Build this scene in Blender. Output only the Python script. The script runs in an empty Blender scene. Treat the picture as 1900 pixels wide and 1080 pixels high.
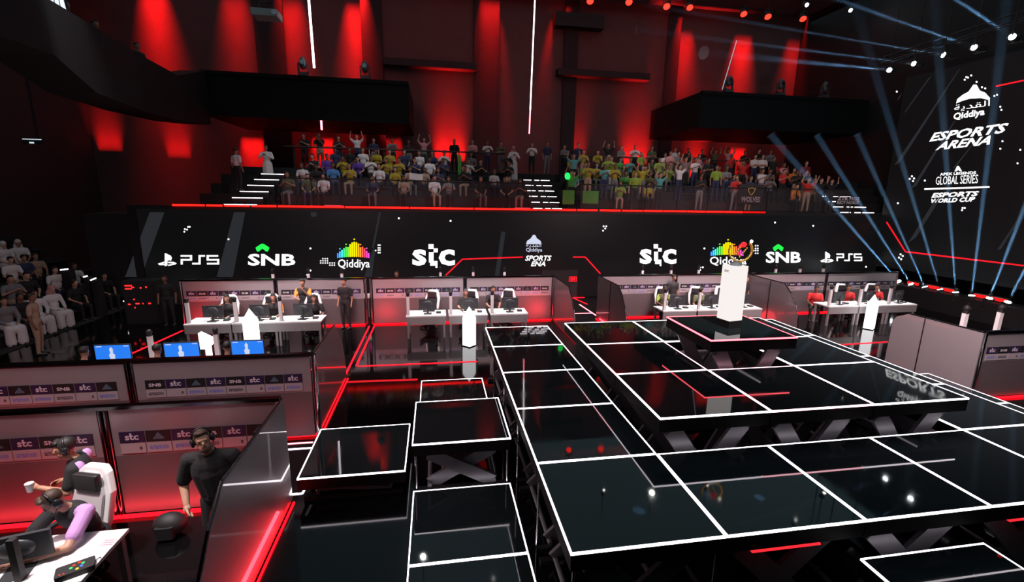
import bpy, math, random
import numpy as np
from math import sin, cos, pi, radians, sqrt
from mathutils import Vector, Matrix
SC = bpy.context.scene
COL = SC.collection
rnd = random.Random(7)

# ------------------------------------------------------------------ camera, world, lights
EYE_H, FPX = 4.6, 853.5
YAW, PITCH, ROLL = radians(9.56), radians(11.84), radians(1.025)
FW = Vector((sin(YAW)*cos(PITCH), cos(YAW)*cos(PITCH), -sin(PITCH)))
_r = Vector((cos(YAW), -sin(YAW), 0)); _u = _r.cross(FW)
RT = _r*cos(ROLL) + _u*sin(ROLL)
UP = _u*cos(ROLL) - _r*sin(ROLL)
EYE = Vector((0, 0, EYE_H))
cam = bpy.data.cameras.new('camera'); cam_o = bpy.data.objects.new('camera', cam); COL.objects.link(cam_o)
cam.sensor_width = 36; cam.sensor_fit = 'HORIZONTAL'; cam.lens = FPX*36/1900; cam.clip_start = .05; cam.clip_end = 200
cam_o.matrix_world = Matrix(((RT.x, UP.x, -FW.x, EYE.x), (RT.y, UP.y, -FW.y, EYE.y), (RT.z, UP.z, -FW.z, EYE.z), (0, 0, 0, 1)))
SC.camera = cam_o
w = bpy.data.worlds.new('dark'); SC.world = w; w.use_nodes = True
w.node_tree.nodes['Background'].inputs[0].default_value = (.5, .6, .7, 1)
w.node_tree.nodes['Background'].inputs[1].default_value = .0
SC.view_settings.view_transform = 'Standard'; SC.view_settings.look = 'None'
SC.view_settings.exposure = 0; SC.view_settings.gamma = 1; SC.view_settings.use_curve_mapping = False
SC.cycles.max_bounces = 8; SC.cycles.glossy_bounces = 4; SC.cycles.diffuse_bounces = 2; SC.cycles.transparent_max_bounces = 12
SC.cycles.volume_bounces = 0; SC.cycles.sample_clamp_indirect = 4; SC.cycles.caustics_reflective = False; SC.cycles.caustics_refractive = False

def spot(loc, target, power, angle=40, blend=.5, color=(1, 1, 1), size=.15):
    l = bpy.data.lights.new('spot', 'SPOT'); l.energy = power; l.spot_size = radians(angle); l.spot_blend = blend
    l.color = color; l.shadow_soft_size = size
    o = bpy.data.objects.new('spot_light', l); COL.objects.link(o); o.location = loc
    o.rotation_euler = (Vector(target)-Vector(loc)).to_track_quat('-Z', 'Y').to_euler()
    return o

def area(loc, target, power, sx, sy, color=(1, 1, 1)):
    l = bpy.data.lights.new('area', 'AREA'); l.energy = power; l.shape = 'RECTANGLE'; l.size = sx; l.size_y = sy; l.color = color
    o = bpy.data.objects.new('area_light', l); COL.objects.link(o); o.location = loc
    o.rotation_euler = (Vector(target)-Vector(loc)).to_track_quat('-Z', 'Y').to_euler()
    return o

# overhead key lights of each team booth
WARM = (1, .95, .93)
for (lx, ly, lz), (tx, ty), p, a in [((-5.4, 14.2, 8.5), (-5.4, 14.75), 4200, 40), ((1.0, 14.3, 8.5), (1.0, 14.95), 4000, 36),
                                    ((9.6, 14.2, 8.5), (9.6, 14.8), 4000, 36), ((16.2, 14.3, 8.5), (16.2, 14.85), 4000, 38),
                                    ((-5.3, 13.5, 9), (-5.2, 10.8), 2600, 32), ((-4.6, 4.2, 8.5), (-4.3, 4.9), 3300, 30)]:
    spot((lx, ly, lz), (tx, ty, .8), p, a, .6, WARM)
spot((-2.2, 1, 8), (-2.7, 5.4, 1.3), 420, 14, .7, (1, .9, .88))          # the referee and the near wall
spot((-3.5, 7.3, 8), (-4.2, 8.4, 1.3), 420, 50, .8, (1, .9, .9))         # the wall of the middle left booth
spot((8, 3, 10), (13, 8.8, 1.0), 1500, 40, .8, (1, .93, .93))          # the wall of the right front booth
spot((5.2, 3, 11), (5.2, 7.2, 3.4), 3000, 14, .5, (1, .97, .9))        # the trophy
# dim wash over the two crowds
spot((2, 11, 15.5), (-3, 22, 4.6), 2100, 40, .7, (1, .92, .95))
spot((11, 11, 15.5), (11, 22, 4.6), 1700, 40, .7, (1, .95, .9))
spot((15, 11, 15.5), (18.5, 22, 4.6), 800, 36, .7, (1, .6, .5))
spot((-5, 10, 12), (-12.5, 14.5, 1.5), 1500, 44, .8, (1, .88, .9))
# unseen area fills added: blue dimness for the hall, red ambience at the back
area((6, 12, 16.5), (6, 12, 0), 950, 46, 38, (.5, .82, .92))
area((4, 25, 15), (4, 31, 10), 150, 30, 3, (1, .012, .012))
RED = (1, .03, .045)
for (lx, ly, lz), (tx, ty, tz), p, a in [((-1.95, 15.6, .1), (-1.4, 16.3, .65), 190, 110), ((3.95, 15.6, .1), (3.4, 16.3, .6), 240, 110), ((-8.0, 15.6, .1), (-7.4, 16.3, .65), 130, 110),
                                        ((12.12, 15.3, .08), (12.3, 13.9, .5), 40, 130), ((-2.9, 6.3, .08), (-3.6, 6.6, .75), 80, 140), ((-4.8, 6.3, .08), (-5.6, 6.62, .7), 90, 140), ((-7.4, 8.0, .08), (-7.2, 8.5, .7), 40, 140), ((-2.6, 8.1, .08), (-2.9, 8.52, .6), 14, 140)]:
    spot((lx, ly, lz), (tx, ty, tz), p, a, 1, RED, .45)
area((-2.08, 5.2, .07), (-2.2, 5.2, .6), 9, 2.2, .05, RED); area((6.0, 14.9, .07), (6.05, 14.9, .6), 14, 2.2, .05, RED)
area((-5.2, 6.42, .07), (-5.2, 6.6, .5), 30, 5.5, .05, RED)
area((-5.5, 4.6, 6), (-5.5, 6.6, 1.2), 230, 5, 1, (1, .55, .58))         # unseen pinkish fill added to brighten the near wall panels
area((-5.5, 6.9, 6), (-5.5, 8.5, 1.2), 100, 5, 1, (1, .88, .9))  # unseen pale fill added for the wall of the middle left booth
_a = area((4, 10.5, 7), (4, 16.3, 1.4), 330, 22, 1, (1, .62, .65)); _a.data.spread = radians(34)  # unseen fill added to lift the upper panels of the back booths
area((9.5, 7, 6), (12.5, 9.2, 1.2), 900, 3, 2, (1, .7, .72))  # unseen fill added to lighten the right front booth wall

# ------------------------------------------------------------------ helpers
def px_z(x, y, z):
    d = RT*((x-950)/FPX) + UP*((540-y)/FPX) + FW
    return EYE + d*((z-EYE_H)/d.z)
def px_y(x, y, Y):
    d = RT*((x-950)/FPX) + UP*((540-y)/FPX) + FW
    return EYE + d*(Y/d.y)
def px_x(x, y, X):
    d = RT*((x-950)/FPX) + UP*((540-y)/FPX) + FW
    return EYE + d*(X/d.x)

MATS = {}
def mat(name, color, rough=.5, metal=0, emit=None, strength=0, spec=.5, alpha=1, trans=0, noise=0, nscale=20, coat=0):
    if name in MATS: return MATS[name]
    m = bpy.data.materials.new(name); m.use_nodes = True; nt = m.node_tree
    b = nt.nodes['Principled BSDF']
    b.inputs['Base Color'].default_value = (*color, 1); b.inputs['Roughness'].default_value = rough
    b.inputs['Metallic'].default_value = metal; b.inputs['Specular IOR Level'].default_value = spec
    b.inputs['Alpha'].default_value = alpha; b.inputs['Transmission Weight'].default_value = trans
    b.inputs['Coat Weight'].default_value = coat
    if emit: b.inputs['Emission Color'].default_value = (*emit, 1); b.inputs['Emission Strength'].default_value = strength
    if noise:
        tc = nt.nodes.new('ShaderNodeTexCoord'); n = nt.nodes.new('ShaderNodeTexNoise'); n.inputs['Scale'].default_value = nscale; n.inputs['Detail'].default_value = 5
        mx = nt.nodes.new('ShaderNodeMix'); mx.data_type = 'RGBA'
        mx.inputs['A'].default_value = (*[c*(1-noise) for c in color], 1); mx.inputs['B'].default_value = (*[min(1, c*(1+noise)) for c in color], 1)
        nt.links.new(tc.outputs['Object'], n.inputs['Vector']); nt.links.new(n.outputs['Fac'], mx.inputs['Factor']); nt.links.new(mx.outputs['Result'], b.inputs['Base Color'])
    MATS[name] = m
    return m

def glow(name, color, strength): return mat(name, (0, 0, 0), .5, emit=color, strength=strength, spec=0)

M_BLACK = mat('black matte', (.012, .012, .013), .6)
M_DARK = mat('dark grey', (.03, .03, .032), .5)
M_DKMETAL = mat('dark metal', (.05, .05, .055), .35, .8)
M_STEEL = mat('grey scissor steel', (.16, .155, .17), .45, .5, noise=.2, nscale=6)
M_CHROME = mat('chrome post', (.5, .48, .5), .15, 1)
M_WHITE = mat('white laminate', (.8, .8, .8), .4)
M_GREY = mat('grey front panel', (.3, .29, .29), .5)
M_LEDW = glow('white led', (1, .9, .97), 4.5)
M_LEDR = glow('red led', (1, .004, .01), 5)
M_LEDP = glow('pink led', (1, .22, .28), 5)
M_TXT = glow('white screen text', (1, 1, 1), 1.5)
M_MARK = glow('white light panel', (1, .98, 1), 2.5)

class MB:
    """collects shapes and links them as one mesh object"""
    def __init__(s): s.v = []; s.f = []; s.mi = []; s.sm = []
    def add(s, vs, fs, m=0, smooth=False):
        o = len(s.v); s.v += [tuple(v) for v in vs]
        for f in fs: s.f.append([i+o for i in f]); s.mi.append(m); s.sm.append(smooth)
    def box(s, c, d, m=0, rz=0, M=None):
        vs = []
        for z in (-.5, .5):
            for y in (-.5, .5):
                for x in (-.5, .5): vs.append(Vector((x*d[0], y*d[1], z*d[2])))
        R = M if M else Matrix.Rotation(rz, 3, 'Z')
        s.add([R @ v + Vector(c) for v in vs], [(0, 2, 3, 1), (4, 5, 7, 6), (0, 1, 5, 4), (2, 6, 7, 3), (0, 4, 6, 2), (1, 3, 7, 5)], m)
    def bbox(s, a, b, m=0): s.box([(p+q)/2 for p, q in zip(a, b)], [abs(q-p) for p, q in zip(a, b)], m)
    def rbox(s, c, d, r, m=0, M=None, n=4):
        """box with rounded vertical edges"""
        pts = []
        for sx, sy, a0 in ((1, 1, 0), (-1, 1, 90), (-1, -1, 180), (1, -1, 270)):
            for k in range(n+1):
                a = radians(a0+90*k/n); pts.append((sx*(d[0]/2-r)+r*cos(a), sy*(d[1]/2-r)+r*sin(a)))
        N = len(pts); vs = [Vector((x, y, -d[2]/2)) for x, y in pts]+[Vector((x, y, d[2]/2)) for x, y in pts]
        R = M if M else Matrix.Identity(3)
        fs = [list(range(N))[::-1], list(range(N, 2*N))]+[(i, (i+1) % N, (i+1) % N+N, i+N) for i in range(N)]
        s.add([R @ v + Vector(c) for v in vs], fs, m)
    def tube(s, a, b, r, r2=None, n=10, m=0, caps=True):
        a, b = Vector(a), Vector(b); r2 = r if r2 is None else r2
        q = (b-a).to_track_quat('Z', 'Y').to_matrix()
        vs = [a+q @ Vector((r*cos(2*pi*i/n), r*sin(2*pi*i/n), 0)) for i in range(n)]+[b+q @ Vector((r2*cos(2*pi*i/n), r2*sin(2*pi*i/n), 0)) for i in range(n)]
        s.add(vs, [(i, (i+1) % n, (i+1) % n+n, i+n) for i in range(n)], m, True)
        if caps: s.add(vs[:n], [list(range(n))[::-1]], m); s.add(vs[n:], [list(range(n))], m)
    def path(s, pts, r, n=8, m=0):
        for a, b in zip(pts[:-1], pts[1:]): s.tube(a, b, r, n=n, m=m)
    def ell(s, c, r, m=0, M=None, nu=14, nv=9):
        R = M if M else Matrix.Identity(3); vs = []
        for j in range(nv+1):
            t = pi*j/nv
            for i in range(nu): p = 2*pi*i/nu; vs.append(R @ Vector((r[0]*sin(t)*cos(p), r[1]*sin(t)*sin(p), r[2]*cos(t))) + Vector(c))
        s.add(vs, [(j*nu+i, j*nu+(i+1) % nu, (j+1)*nu+(i+1) % nu, (j+1)*nu+i)[::-1] for j in range(nv) for i in range(nu)], m, True)
    def prism(s, poly, fn, t0, t1, m=0):
        """outline poly (2D) mapped by fn(u, v, t) and given real thickness from t0 to t1"""
        n = len(poly); vs = [fn(u, v, t0) for u, v in poly]+[fn(u, v, t1) for u, v in poly]
        s.add(vs, [list(range(n))[::-1], list(range(n, 2*n))]+[(i, (i+1) % n, (i+1) % n+n, i+n) for i in range(n)], m)
    def text(s, body, quad, m=0, bold=.02, lift=None):
        """lettering stretched over quad = (bottom left, bottom right, top left)"""
        cu = bpy.data.curves.new('t', 'FONT'); cu.body = body; cu.offset = bold; cu.resolution_u = 2
        ob = bpy.data.objects.new('t', cu); me = bpy.data.meshes.new_from_object(ob)
        co = np.array([v.co[:] for v in me.vertices]) if len(me.vertices) else np.zeros((0, 3))
        if len(co):
            lo, hi = co.min(0), co.max(0); bl, br, tl = [Vector(q) for q in quad]
            vs = [bl+(br-bl)*((c[0]-lo[0])/(hi[0]-lo[0]))+(tl-bl)*((c[1]-lo[1])/(hi[1]-lo[1])) for c in co]
            s.add(vs, [list(p.vertices) for p in me.polygons], m)
        bpy.data.meshes.remove(me); bpy.data.objects.remove(ob); bpy.data.curves.remove(cu)
    def build(s, name, mats, parent=None, label=None, bevel=0):
        me = bpy.data.meshes.new(name); me.from_pydata(s.v, [], s.f)
        if not isinstance(mats, (list, tuple)): mats = [mats]
        for m in mats: me.materials.append(m)
        me.polygons.foreach_set('material_index', s.mi); me.polygons.foreach_set('use_smooth', s.sm); me.update()
        o = bpy.data.objects.new(name, me); COL.objects.link(o)
        if parent: o.parent = parent
        if label: o['label'] = label
        if bevel:
            b = o.modifiers.new('soft', 'BEVEL'); b.width = bevel; b.segments = 2; b.limit_method = 'ANGLE'
        return o

def tag(o, label=None, cat=None, group=None, kind=None):
    if label and len(label.replace('-', ' ').split()) > 15: label = ' '.join(q for q in label.split() if q not in ('the', 'a'))
    if label: o['label'] = label
    if cat: o['category'] = cat
    if group: o['group'] = group
    if kind: o['kind'] = kind
    return o
def thing(name, label, cat, loc=(0, 0, 0), rz=0, group=None):
    o = bpy.data.objects.new(name, None); COL.objects.link(o); o.location = loc; o.rotation_euler = (0, 0, rz); o.empty_display_size = .1
    return tag(o, label, cat, group)
def kids(o): return [c for c in list(COL.objects) if c.parent == o]
def dup(root, loc, rz=0, label=None, group=None):
    r = root.copy(); COL.objects.link(r); r.location = loc; r.rotation_euler = (0, 0, rz)
    if label: r['label'] = label
    if group: r['group'] = group
    for ch in KIDS(root):
        c = ch.copy(); COL.objects.link(c); c.parent = r
        for g in KIDS(ch): d = g.copy(); COL.objects.link(d); d.parent = c
    return r
def KIDS(o): return list(o.children)

# ------------------------------------------------------------------ the hall
WY, WX = 20.0, 22.0                     # planes of the two LED walls
def struct(name, mb, m): return tag(mb.build(name, m), kind='structure')
M_FLOOR = mat('black gloss floor', (.003, .003, .0035), .07, spec=.42)
nt = M_FLOOR.node_tree; n = nt.nodes.new('ShaderNodeTexNoise'); n.inputs['Scale'].default_value = 1.3; n.inputs['Detail'].default_value = 6
rr = nt.nodes.new('ShaderNodeMapRange'); rr.inputs['To Min'].default_value = .04; rr.inputs['To Max'].default_value = .12
nt.links.new(n.outputs['Fac'], rr.inputs['Value']); nt.links.new(rr.outputs['Result'], nt.nodes['Principled BSDF'].inputs['Roughness'])
b = MB(); b.bbox((-20, -4, -.2), (30, 36, 0)); struct('floor', b, M_FLOOR)
M_WALL = mat('dark acoustic wall', (.14, .07, .07), .85, noise=.15, nscale=1.5)
b = MB(); b.bbox((-20, 31.6, 0), (40, 32, 17))
struct('wall_back', b, M_WALL)
for k, (x, wd) in enumerate([(-9.4, 1.6), (-3.6, 1.2), (3.4, 1.6), (8.9, .9), (16.0, .9), (26.5, .8)]):
    b = MB(); b.bbox((x-wd/2, 31.4, 3), (x+wd/2, 31.6, 17)); struct('trim_%d' % (k+1), b, mat('dark wall pilaster', (.03, .026, .028), .85))
for k, (xa, xb, y) in enumerate([(712, 885, 121), (1035, 1205, 140), (1030, 1120, 45)]):
    p, q = px_y(xa, y, 31), px_y(xb, y+6, 31); b = MB(); b.bbox((p.x, 30.9, q.z-.1), (q.x, 31.6, q.z+(.3 if k < 2 else .7))); struct('trim_%d' % (k+7), b, M_BLACK)
b = MB(); b.bbox((-20, -4, 0), (-19.6, 36, 17)); struct('wall_left', b, mat('dark side wall', (.05, .035, .035), .8))
b = MB(); b.bbox((25.6, -4, 0), (26, 31.6, 17)); struct('wall_right', b, M_BLACK)
b = MB(); b.bbox((-20, -4, 17), (40, 36, 17.3)); struct('ceiling', b, mat('dark ceiling', (.1, .11, .12), .9))

# ------------------------------------------------------------------ LED wall under the balcony crowd
M_SCR = mat('led wall black', (.004, .004, .0045), .35, emit=(.75, .75, .82), strength=.005, spec=.3)
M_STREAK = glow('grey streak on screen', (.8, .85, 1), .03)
M_GREEN = glow('green on screen', (.02, .9, .08), 1.2)
scr = thing('led_screen', 'long black LED wall showing white sponsor logos below the balcony crowd', 'screen', (0, WY, 0))
def L(x, y, d=.012):                    # pixel -> point on the long wall, in the thing's own space
    p = px_y(x, y, WY-d); return Vector((p.x, p.y-WY, p.z))
b = MB(); b.bbox((-11.3, 0, .02), (WX+.3, .25, 3.82)); b.build('screen_face', M_SCR, scr)
b = MB(); b.bbox((-11.3, -.02, 3.82), (WX+.3, .25, 3.96)); b.bbox((-11.6, -.05, 0), (-11.3, .3, 3.96)); b.build('frame', M_BLACK, scr)
def quad(fn, bl, br, tl): return (fn(*bl), fn(*br), fn(*tl))
def rect(mb, fn, pts, m=0):
    mb.add([fn(*p) for p in pts], [list(range(len(pts)))], m)
def screen_poly(mb, fn, pts, m=0):
    rect(mb, fn, pts, m)
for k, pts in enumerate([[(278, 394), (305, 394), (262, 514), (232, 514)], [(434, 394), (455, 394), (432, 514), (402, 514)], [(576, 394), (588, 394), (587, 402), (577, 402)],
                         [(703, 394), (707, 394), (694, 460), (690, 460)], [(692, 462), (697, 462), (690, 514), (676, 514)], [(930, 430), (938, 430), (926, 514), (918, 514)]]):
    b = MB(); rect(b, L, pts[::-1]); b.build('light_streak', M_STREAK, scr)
def dots(fn, parent, pts, r=2.2):
    b = MB()
    for x, y in pts:
        rect(b, fn, [(x+r*cos(a*pi/4), y+r*sin(a*pi/4)) for a in range(8)])
    b.build('dot_cluster', M_TXT, parent)
dots(L, scr, [(343, 425), (349, 421), (352, 421), (347, 426), (342, 430)], 1.7)
dots(L, scr, [(424, 444), (576, 461), (740, 405), (836, 410)], 1.9)
dots(L, scr, [(1438, 413), (1509, 419), (1307, 461), (1607, 495)], 1.8)
dots(L, scr, [(x, y) for x in (702, 705) for y in (455, 460, 464, 469)]+[(697, 465)], 1.5)
dots(L, scr, [(x, y) for x in (1402, 1406) for y in (456, 461, 465, 470)]+[(1398, 465)], 1.5)
dots(L, scr, [(595+4.2*i, 484+4*j) for i in range(4) for j in range(2)]+[(599+4.2*i, 480) for i in range(3)]+[(612+4.2*i, 488+4*j) for i in range(3) for j in range(2)], 1.4)
dots(L, scr, [(571, 502), (576, 502), (573, 506), (570, 510)], 1.8)
dots(L, scr, [(1120, 420), (1125, 420), (1123, 424), (1119, 428)], 1.7)
dots(L, scr, [(1299, 496), (1304, 496), (1299, 501)], 1.8)
def pad(fn, parent, x0, y0, x1, y1):          # the console maker's P and S emblem
    W, H = x1-x0, y1-y0; f = lambda u, v: (x0+u*W, y1-v*H)
    b = MB()
    for poly in ([(.36, .0), (.36, 1), (.5, .96), (.5, .06)], [(.36, 1), (.66, .84), (.74, .66), (.7, .42), (.5, .5), (.5, .4), (.72, .34), (.78, .6), (.68, .86)][:5], [(.5, .42), (.5, .8), (.58, .76), (.58, .44)],
                 [(.0, .2), (.34, .36), (.34, .26), (.12, .18), (.34, .2), (.34, .08), (.08, .08)], [(.52, .34), (.84, .34), (1, .22), (.9, .12), (.54, .02), (.54, .12), (.82, .2), (.54, .24)]):
        rect(b, fn, [f(*p) for p in poly])
    b.build('logo_emblem', M_TXT, parent)
def word(fn, parent, body, bl, br, tl, bold=.02, m=None):
    b = MB(); b.text(body, quad(fn, bl, br, tl), 0, bold); return b.build('wordmark', m or M_TXT, parent)
def ps5(x0, y0, x1, y1):                # squared-off letters drawn as strokes
    W, H = x1-x0, y1-y0; b = MB(); t = .055*W; th = .2*H
    def st(u0, v0, u1, v1):
        ax, ay, bx, by = x0+u0*W, y1-v0*H, x0+u1*W, y1-v1*H
        if abs(ay-by) < .1: rect(b, L, [(ax, ay+th/2), (bx, ay+th/2), (bx, ay-th/2), (ax, ay-th/2)])
        else: rect(b, L, [(ax-t/2, max(ay, by)+th/2), (ax+t/2, max(ay, by)+th/2), (ax+t/2, min(ay, by)-th/2), (ax-t/2, min(ay, by)-th/2)])
    for s in [(0, .95, .27, .95), (.27, .95, .27, .5), (.03, .5, .27, .5), (.03, .5, .03, .05), (.3, .05, .49, .05), (.49, .05, .49, .95), (.49, .95, .63, .95),
              (.7, .95, .97, .95), (.7, .95, .7, .5), (.7, .5, .97, .5), (.97, .5, .97, .05), (.68, .05, .97, .05)]: st(*s)
    b.build('wordmark', M_TXT, scr)
pad(L, scr, 293, 470, 328, 494); ps5(335, 474, 407, 490)
pad(L, scr, 1522, 467, 1547, 488); ps5(1552, 471, 1600, 484)
for (x0, y0, x1, y1), ch in (((460, 471, 548, 493), (487, 452, 13, 15)), ((1421, 467, 1486, 488), (1444, 453, 10, 13))):
    word(L, scr, 'SNB', (x0, y1), (x1, y1), (x0, y0), .03)
    cx, cy, hw, hh = ch; b = MB()
    rect(b, L, [(cx-hw, cy+hh*.5), (cx-hw*.8, cy+hh*.95), (cx-hw*.55, cy+hh), (cx, cy+hh*.62), (cx, cy), (cx-hw*.3, cy+hh*.1)]); rect(b, L, [(cx, cy), (cx, cy+hh*.62), (cx+hw*.55, cy+hh), (cx+hw*.8, cy+hh*.95), (cx+hw, cy+hh*.5), (cx+hw*.3, cy+hh*.1)])
    b.build('logo_emblem', M_GREEN, scr)
RAIN = [(.05, .25, 1), (.05, .5, 1), (.05, .8, .8), (.05, .8, .2), (.1, .85, .05), (.2, .9, .05), (1, .8, .0), (1, .75, 0), (1, .7, 0), (1, .6, 0), (1, .35, .02), (1, .25, .02), (1, .1, .05), (1, .05, .1), (.9, .05, .4), (.8, .05, .7)]
M_RAIN = [glow('rainbow bar %d' % i, c, 1.6) for i, c in enumerate(RAIN)]
HTS = [.32, .42, .5, .6, .68, .66, .84, .95, 1, .97, .9, .66, .7, .6, .46, .34]
for x0, y0, x1, y1 in ((625, 448, 686, 479), (1318, 449, 1380, 475)):
    b = MB(); W = (x1-x0)/16
    for i, h in enumerate(HTS):
        xa = x0+i*W+W*.14; xb = x0+(i+1)*W-W*.14; base = y1-2.5*sin(pi*(i+.5)/16)
        rect(b, L, [(xa, base), (xb, base), (xb, base-(y1-y0)*h*.9), (xa, base-(y1-y0)*h*.9)], i)
        if i in (1, 4, 8, 11, 14): yy = base-(y1-y0)*(h*.9+.12); rect(b, L, [(xa, yy), (xb, yy), (xb, yy-2), (xa, yy-2)], i)
    b.build('logo_emblem', M_RAIN, scr)
word(L, scr, 'Qiddiya', (627, 501), (686, 501), (627, 481), .012)
word(L, scr, 'Qiddiya', (1317, 495), (1385, 495), (1317, 476), .012)
for x0, y0, x1, y1 in ((765, 453, 844, 493), (1187, 453, 1255, 490)):
    W, H = x1-x0, y1-y0; b = MB()
    b.text('s', quad(L, (x0, y1), (x0+W*.33, y1), (x0, y0+H*.24)), 0, .03)
    b.text('c', quad(L, (x0+W*.62, y1), (x1, y1), (x0+W*.62, y0+H*.24)), 0, .03)
    q = lambda u0, v0, u1, v1: rect(b, L, [(x0+W*u0, y0+H*v1), (x0+W*u1, y0+H*v1), (x0+W*u1, y0+H*v0), (x0+W*u0, y0+H*v0)])
    q(.38, 0, .5, .22); q(.5, .2, .6, .38); q(.39, .38, .5, .85); q(.42, .85, .59, 1); q(.5, .78, .59, .86); q(.545, 1.0, .59, 1.1)
    b.build('wordmark', M_TXT, scr)
M_TXT2 = glow('dimmer white screen text', (.75, .8, 1), .9)
b = MB(); rect(b, L, [(976, 453), (1005, 453), (1003, 447), (996, 442), (993, 436), (989, 436), (985, 442), (978, 447)]); b.build('logo_emblem', M_TXT2, scr)
ARAB = '\ufe94\ufef3\ufeaa\ufed8\ufedf\ufe8d'
word(L, scr, ARAB, (976, 460), (1004, 460), (976, 451), .0, M_TXT2); word(L, scr, 'Qiddiya', (976, 469), (1006, 469), (976, 460), .01, M_TXT2)
word(L, scr, 'SPORTS', (974, 484), (1021, 484), (977, 474), .025); word(L, scr, 'ENA', (985, 494), (1012, 494), (988, 485), .025)
def ledline(fn, parent, pts, wpx, m, name='red_line'):
    b = MB()
    for (ax, ay), (bx, by) in zip(pts[:-1], pts[1:]):
        l = math.hypot(bx-ax, by-ay); nx, ny = -(by-ay)/l*wpx/2, (bx-ax)/l*wpx/2
        rect(b, fn, [(ax+nx, ay+ny), (bx+nx, by+ny), (bx-nx, by-ny), (ax-nx, ay-ny)])
    b.build(name, m, parent)
M_LEDR2 = glow('red line on screen', (1, .01, .02), 1.6)
ledline(L, scr, [(827, 511), (858, 481), (970, 477)], 2.2, M_LEDR2)
ledline(L, scr, [(1063, 477), (1086, 477), (1114, 508)], 2.2, M_LEDR2)
# the dark way out in the middle of the wall, with its small red exit box
b = MB(); b.bbox((4.7, WY-.06, 0), (6.4, WY, 1.3)); o = tag(b.build('doorway', M_BLACK), 'dark way out in the middle of the long LED wall', 'doorway')
t = thing('exit_sign', 'small red lit box on the dark way out behind the middle booths', 'sign', (6.15, WY-.12, .75))
b = MB(); b.bbox((-.2, 0, 0), (.2, .12, .26)); b.build('housing', M_BLACK, t)
b = MB()
for z in (.03, .23): b.bbox((-.18, -.01, z-.015), (.18, 0, z+.015))
for x in (-.17, .17): b.bbox((x-.015, -.01, .03), (x+.015, 0, .23))
b.bbox((-.11, -.01, .07), (.11, 0, .19)); b.build('light', M_LEDR2, t)

# red strip along the balcony lip, one segment after the other
SEG = [(320, 381), (383, 414), (417, 464), (467, 514), (516, 640), (641, 760), (761, 880), (881, 1000), (1001, 1070), (1072, 1110), (1114, 1153), (1156, 1194), (1196, 1232), (1234, 1275), (1277, 1310), (1312, 1345), (1347, 1380), (1382, 1422)]
lip = thing('led_strip', 'long red light strip along the lip of the balcony above the LED wall', 'light strip', (0, WY-.08, 3.98))
for a, c in SEG:
    p, q = px_y(a, 386, WY-.08), px_y(c, 390, WY-.08)
    b = MB(); b.bbox((p.x, 0, -.035), (q.x-.03, .06, .035)); b.build('segment', glow('red balcony led' if c < 1400 else 'red balcony led dim', (1, .006, .004), 5 if c < 1400 else 1.2), lip)

# ------------------------------------------------------------------ the big side screen
side = thing('led_screen', 'tall black LED wall on the right side with the arena name in white', 'screen', (WX, 0, 0))
def S(x, y, d=.015):
    p = px_x(x, y, WX-d); return Vector((p.x-WX, p.y, p.z))
b = MB(); b.bbox((0, 3, 1.4), (.4, WY-.05, 10.3)); b.build('screen_face', M_SCR, side)
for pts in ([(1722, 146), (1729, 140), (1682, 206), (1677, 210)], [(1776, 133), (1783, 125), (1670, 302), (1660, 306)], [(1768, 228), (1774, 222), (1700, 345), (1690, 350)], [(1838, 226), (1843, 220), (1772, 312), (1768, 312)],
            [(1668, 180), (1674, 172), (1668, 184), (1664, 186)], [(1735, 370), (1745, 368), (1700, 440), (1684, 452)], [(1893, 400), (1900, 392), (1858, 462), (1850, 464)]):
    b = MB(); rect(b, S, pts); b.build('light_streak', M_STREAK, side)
b = MB(); rect(b, S, [(1774, 192), (1776, 184), (1786, 176), (1797, 170), (1806, 157), (1812, 157), (1818, 168), (1828, 172), (1837, 182), (1836, 186), (1820, 182), (1800, 183), (1786, 187)][::-1]); b.build('logo_emblem', M_TXT, side)
def sword(body, bl, br, tl, bold=.03): word(S, side, body, bl, br, tl, bold)
sword(ARAB, (1770, 208), (1836, 199), (1771, 195), .0)
sword('Qiddiya', (1768, 226), (1826, 217), (1770, 210), .03)
sword('ESPORTS', (1724, 263), (1861, 247), (1734, 246), .03); sword('ARENA', (1735, 279), (1836, 268), (1746, 263), .03)
b = MB(); rect(b, S, [(1771, 318), (1775, 318), (1778, 315), (1781, 318), (1785, 318), (1779, 308), (1776, 308)]); b.build('logo_emblem', M_TXT, side)
sword('APEX LEGENDS', (1744, 326), (1811, 323), (1744, 321), .03); sword('GLOBAL SERIES', (1736, 343), (1814, 340), (1737, 328), .0)
ledline(S, side, [(1715, 351), (1836, 347)], 3, M_TXT, 'rule')
sword('ESPORTS', (1728, 367), (1812, 364), (1733, 358), .04); sword('WORLD CUP', (1725, 377), (1807, 374), (1728, 369), .04)
dots(S, side, [(1790, 148), (1796, 144), (1802, 140), (1793, 143), (1664, 170), (1812, 152), (1822, 162), (1828, 164), (1845, 178), (1850, 176), (1856, 198), (1858, 204), (1860, 262), (1856, 276), (1893, 278), (1888, 303), (1692, 327), (1696, 331), (1688, 332), (1694, 336), (1716, 335), (1666, 377), (1786, 386), (1790, 386), (1785, 390), (1671, 472), (1675, 475), (1668, 478), (1672, 481)], 1.9)
ledline(S, side, [(1645, 412), (1680, 467), (1900, 493)], 2.5, M_LEDR2); ledline(S, side, [(1848, 160), (1900, 149)], 2.5, M_LEDR2)

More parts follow.
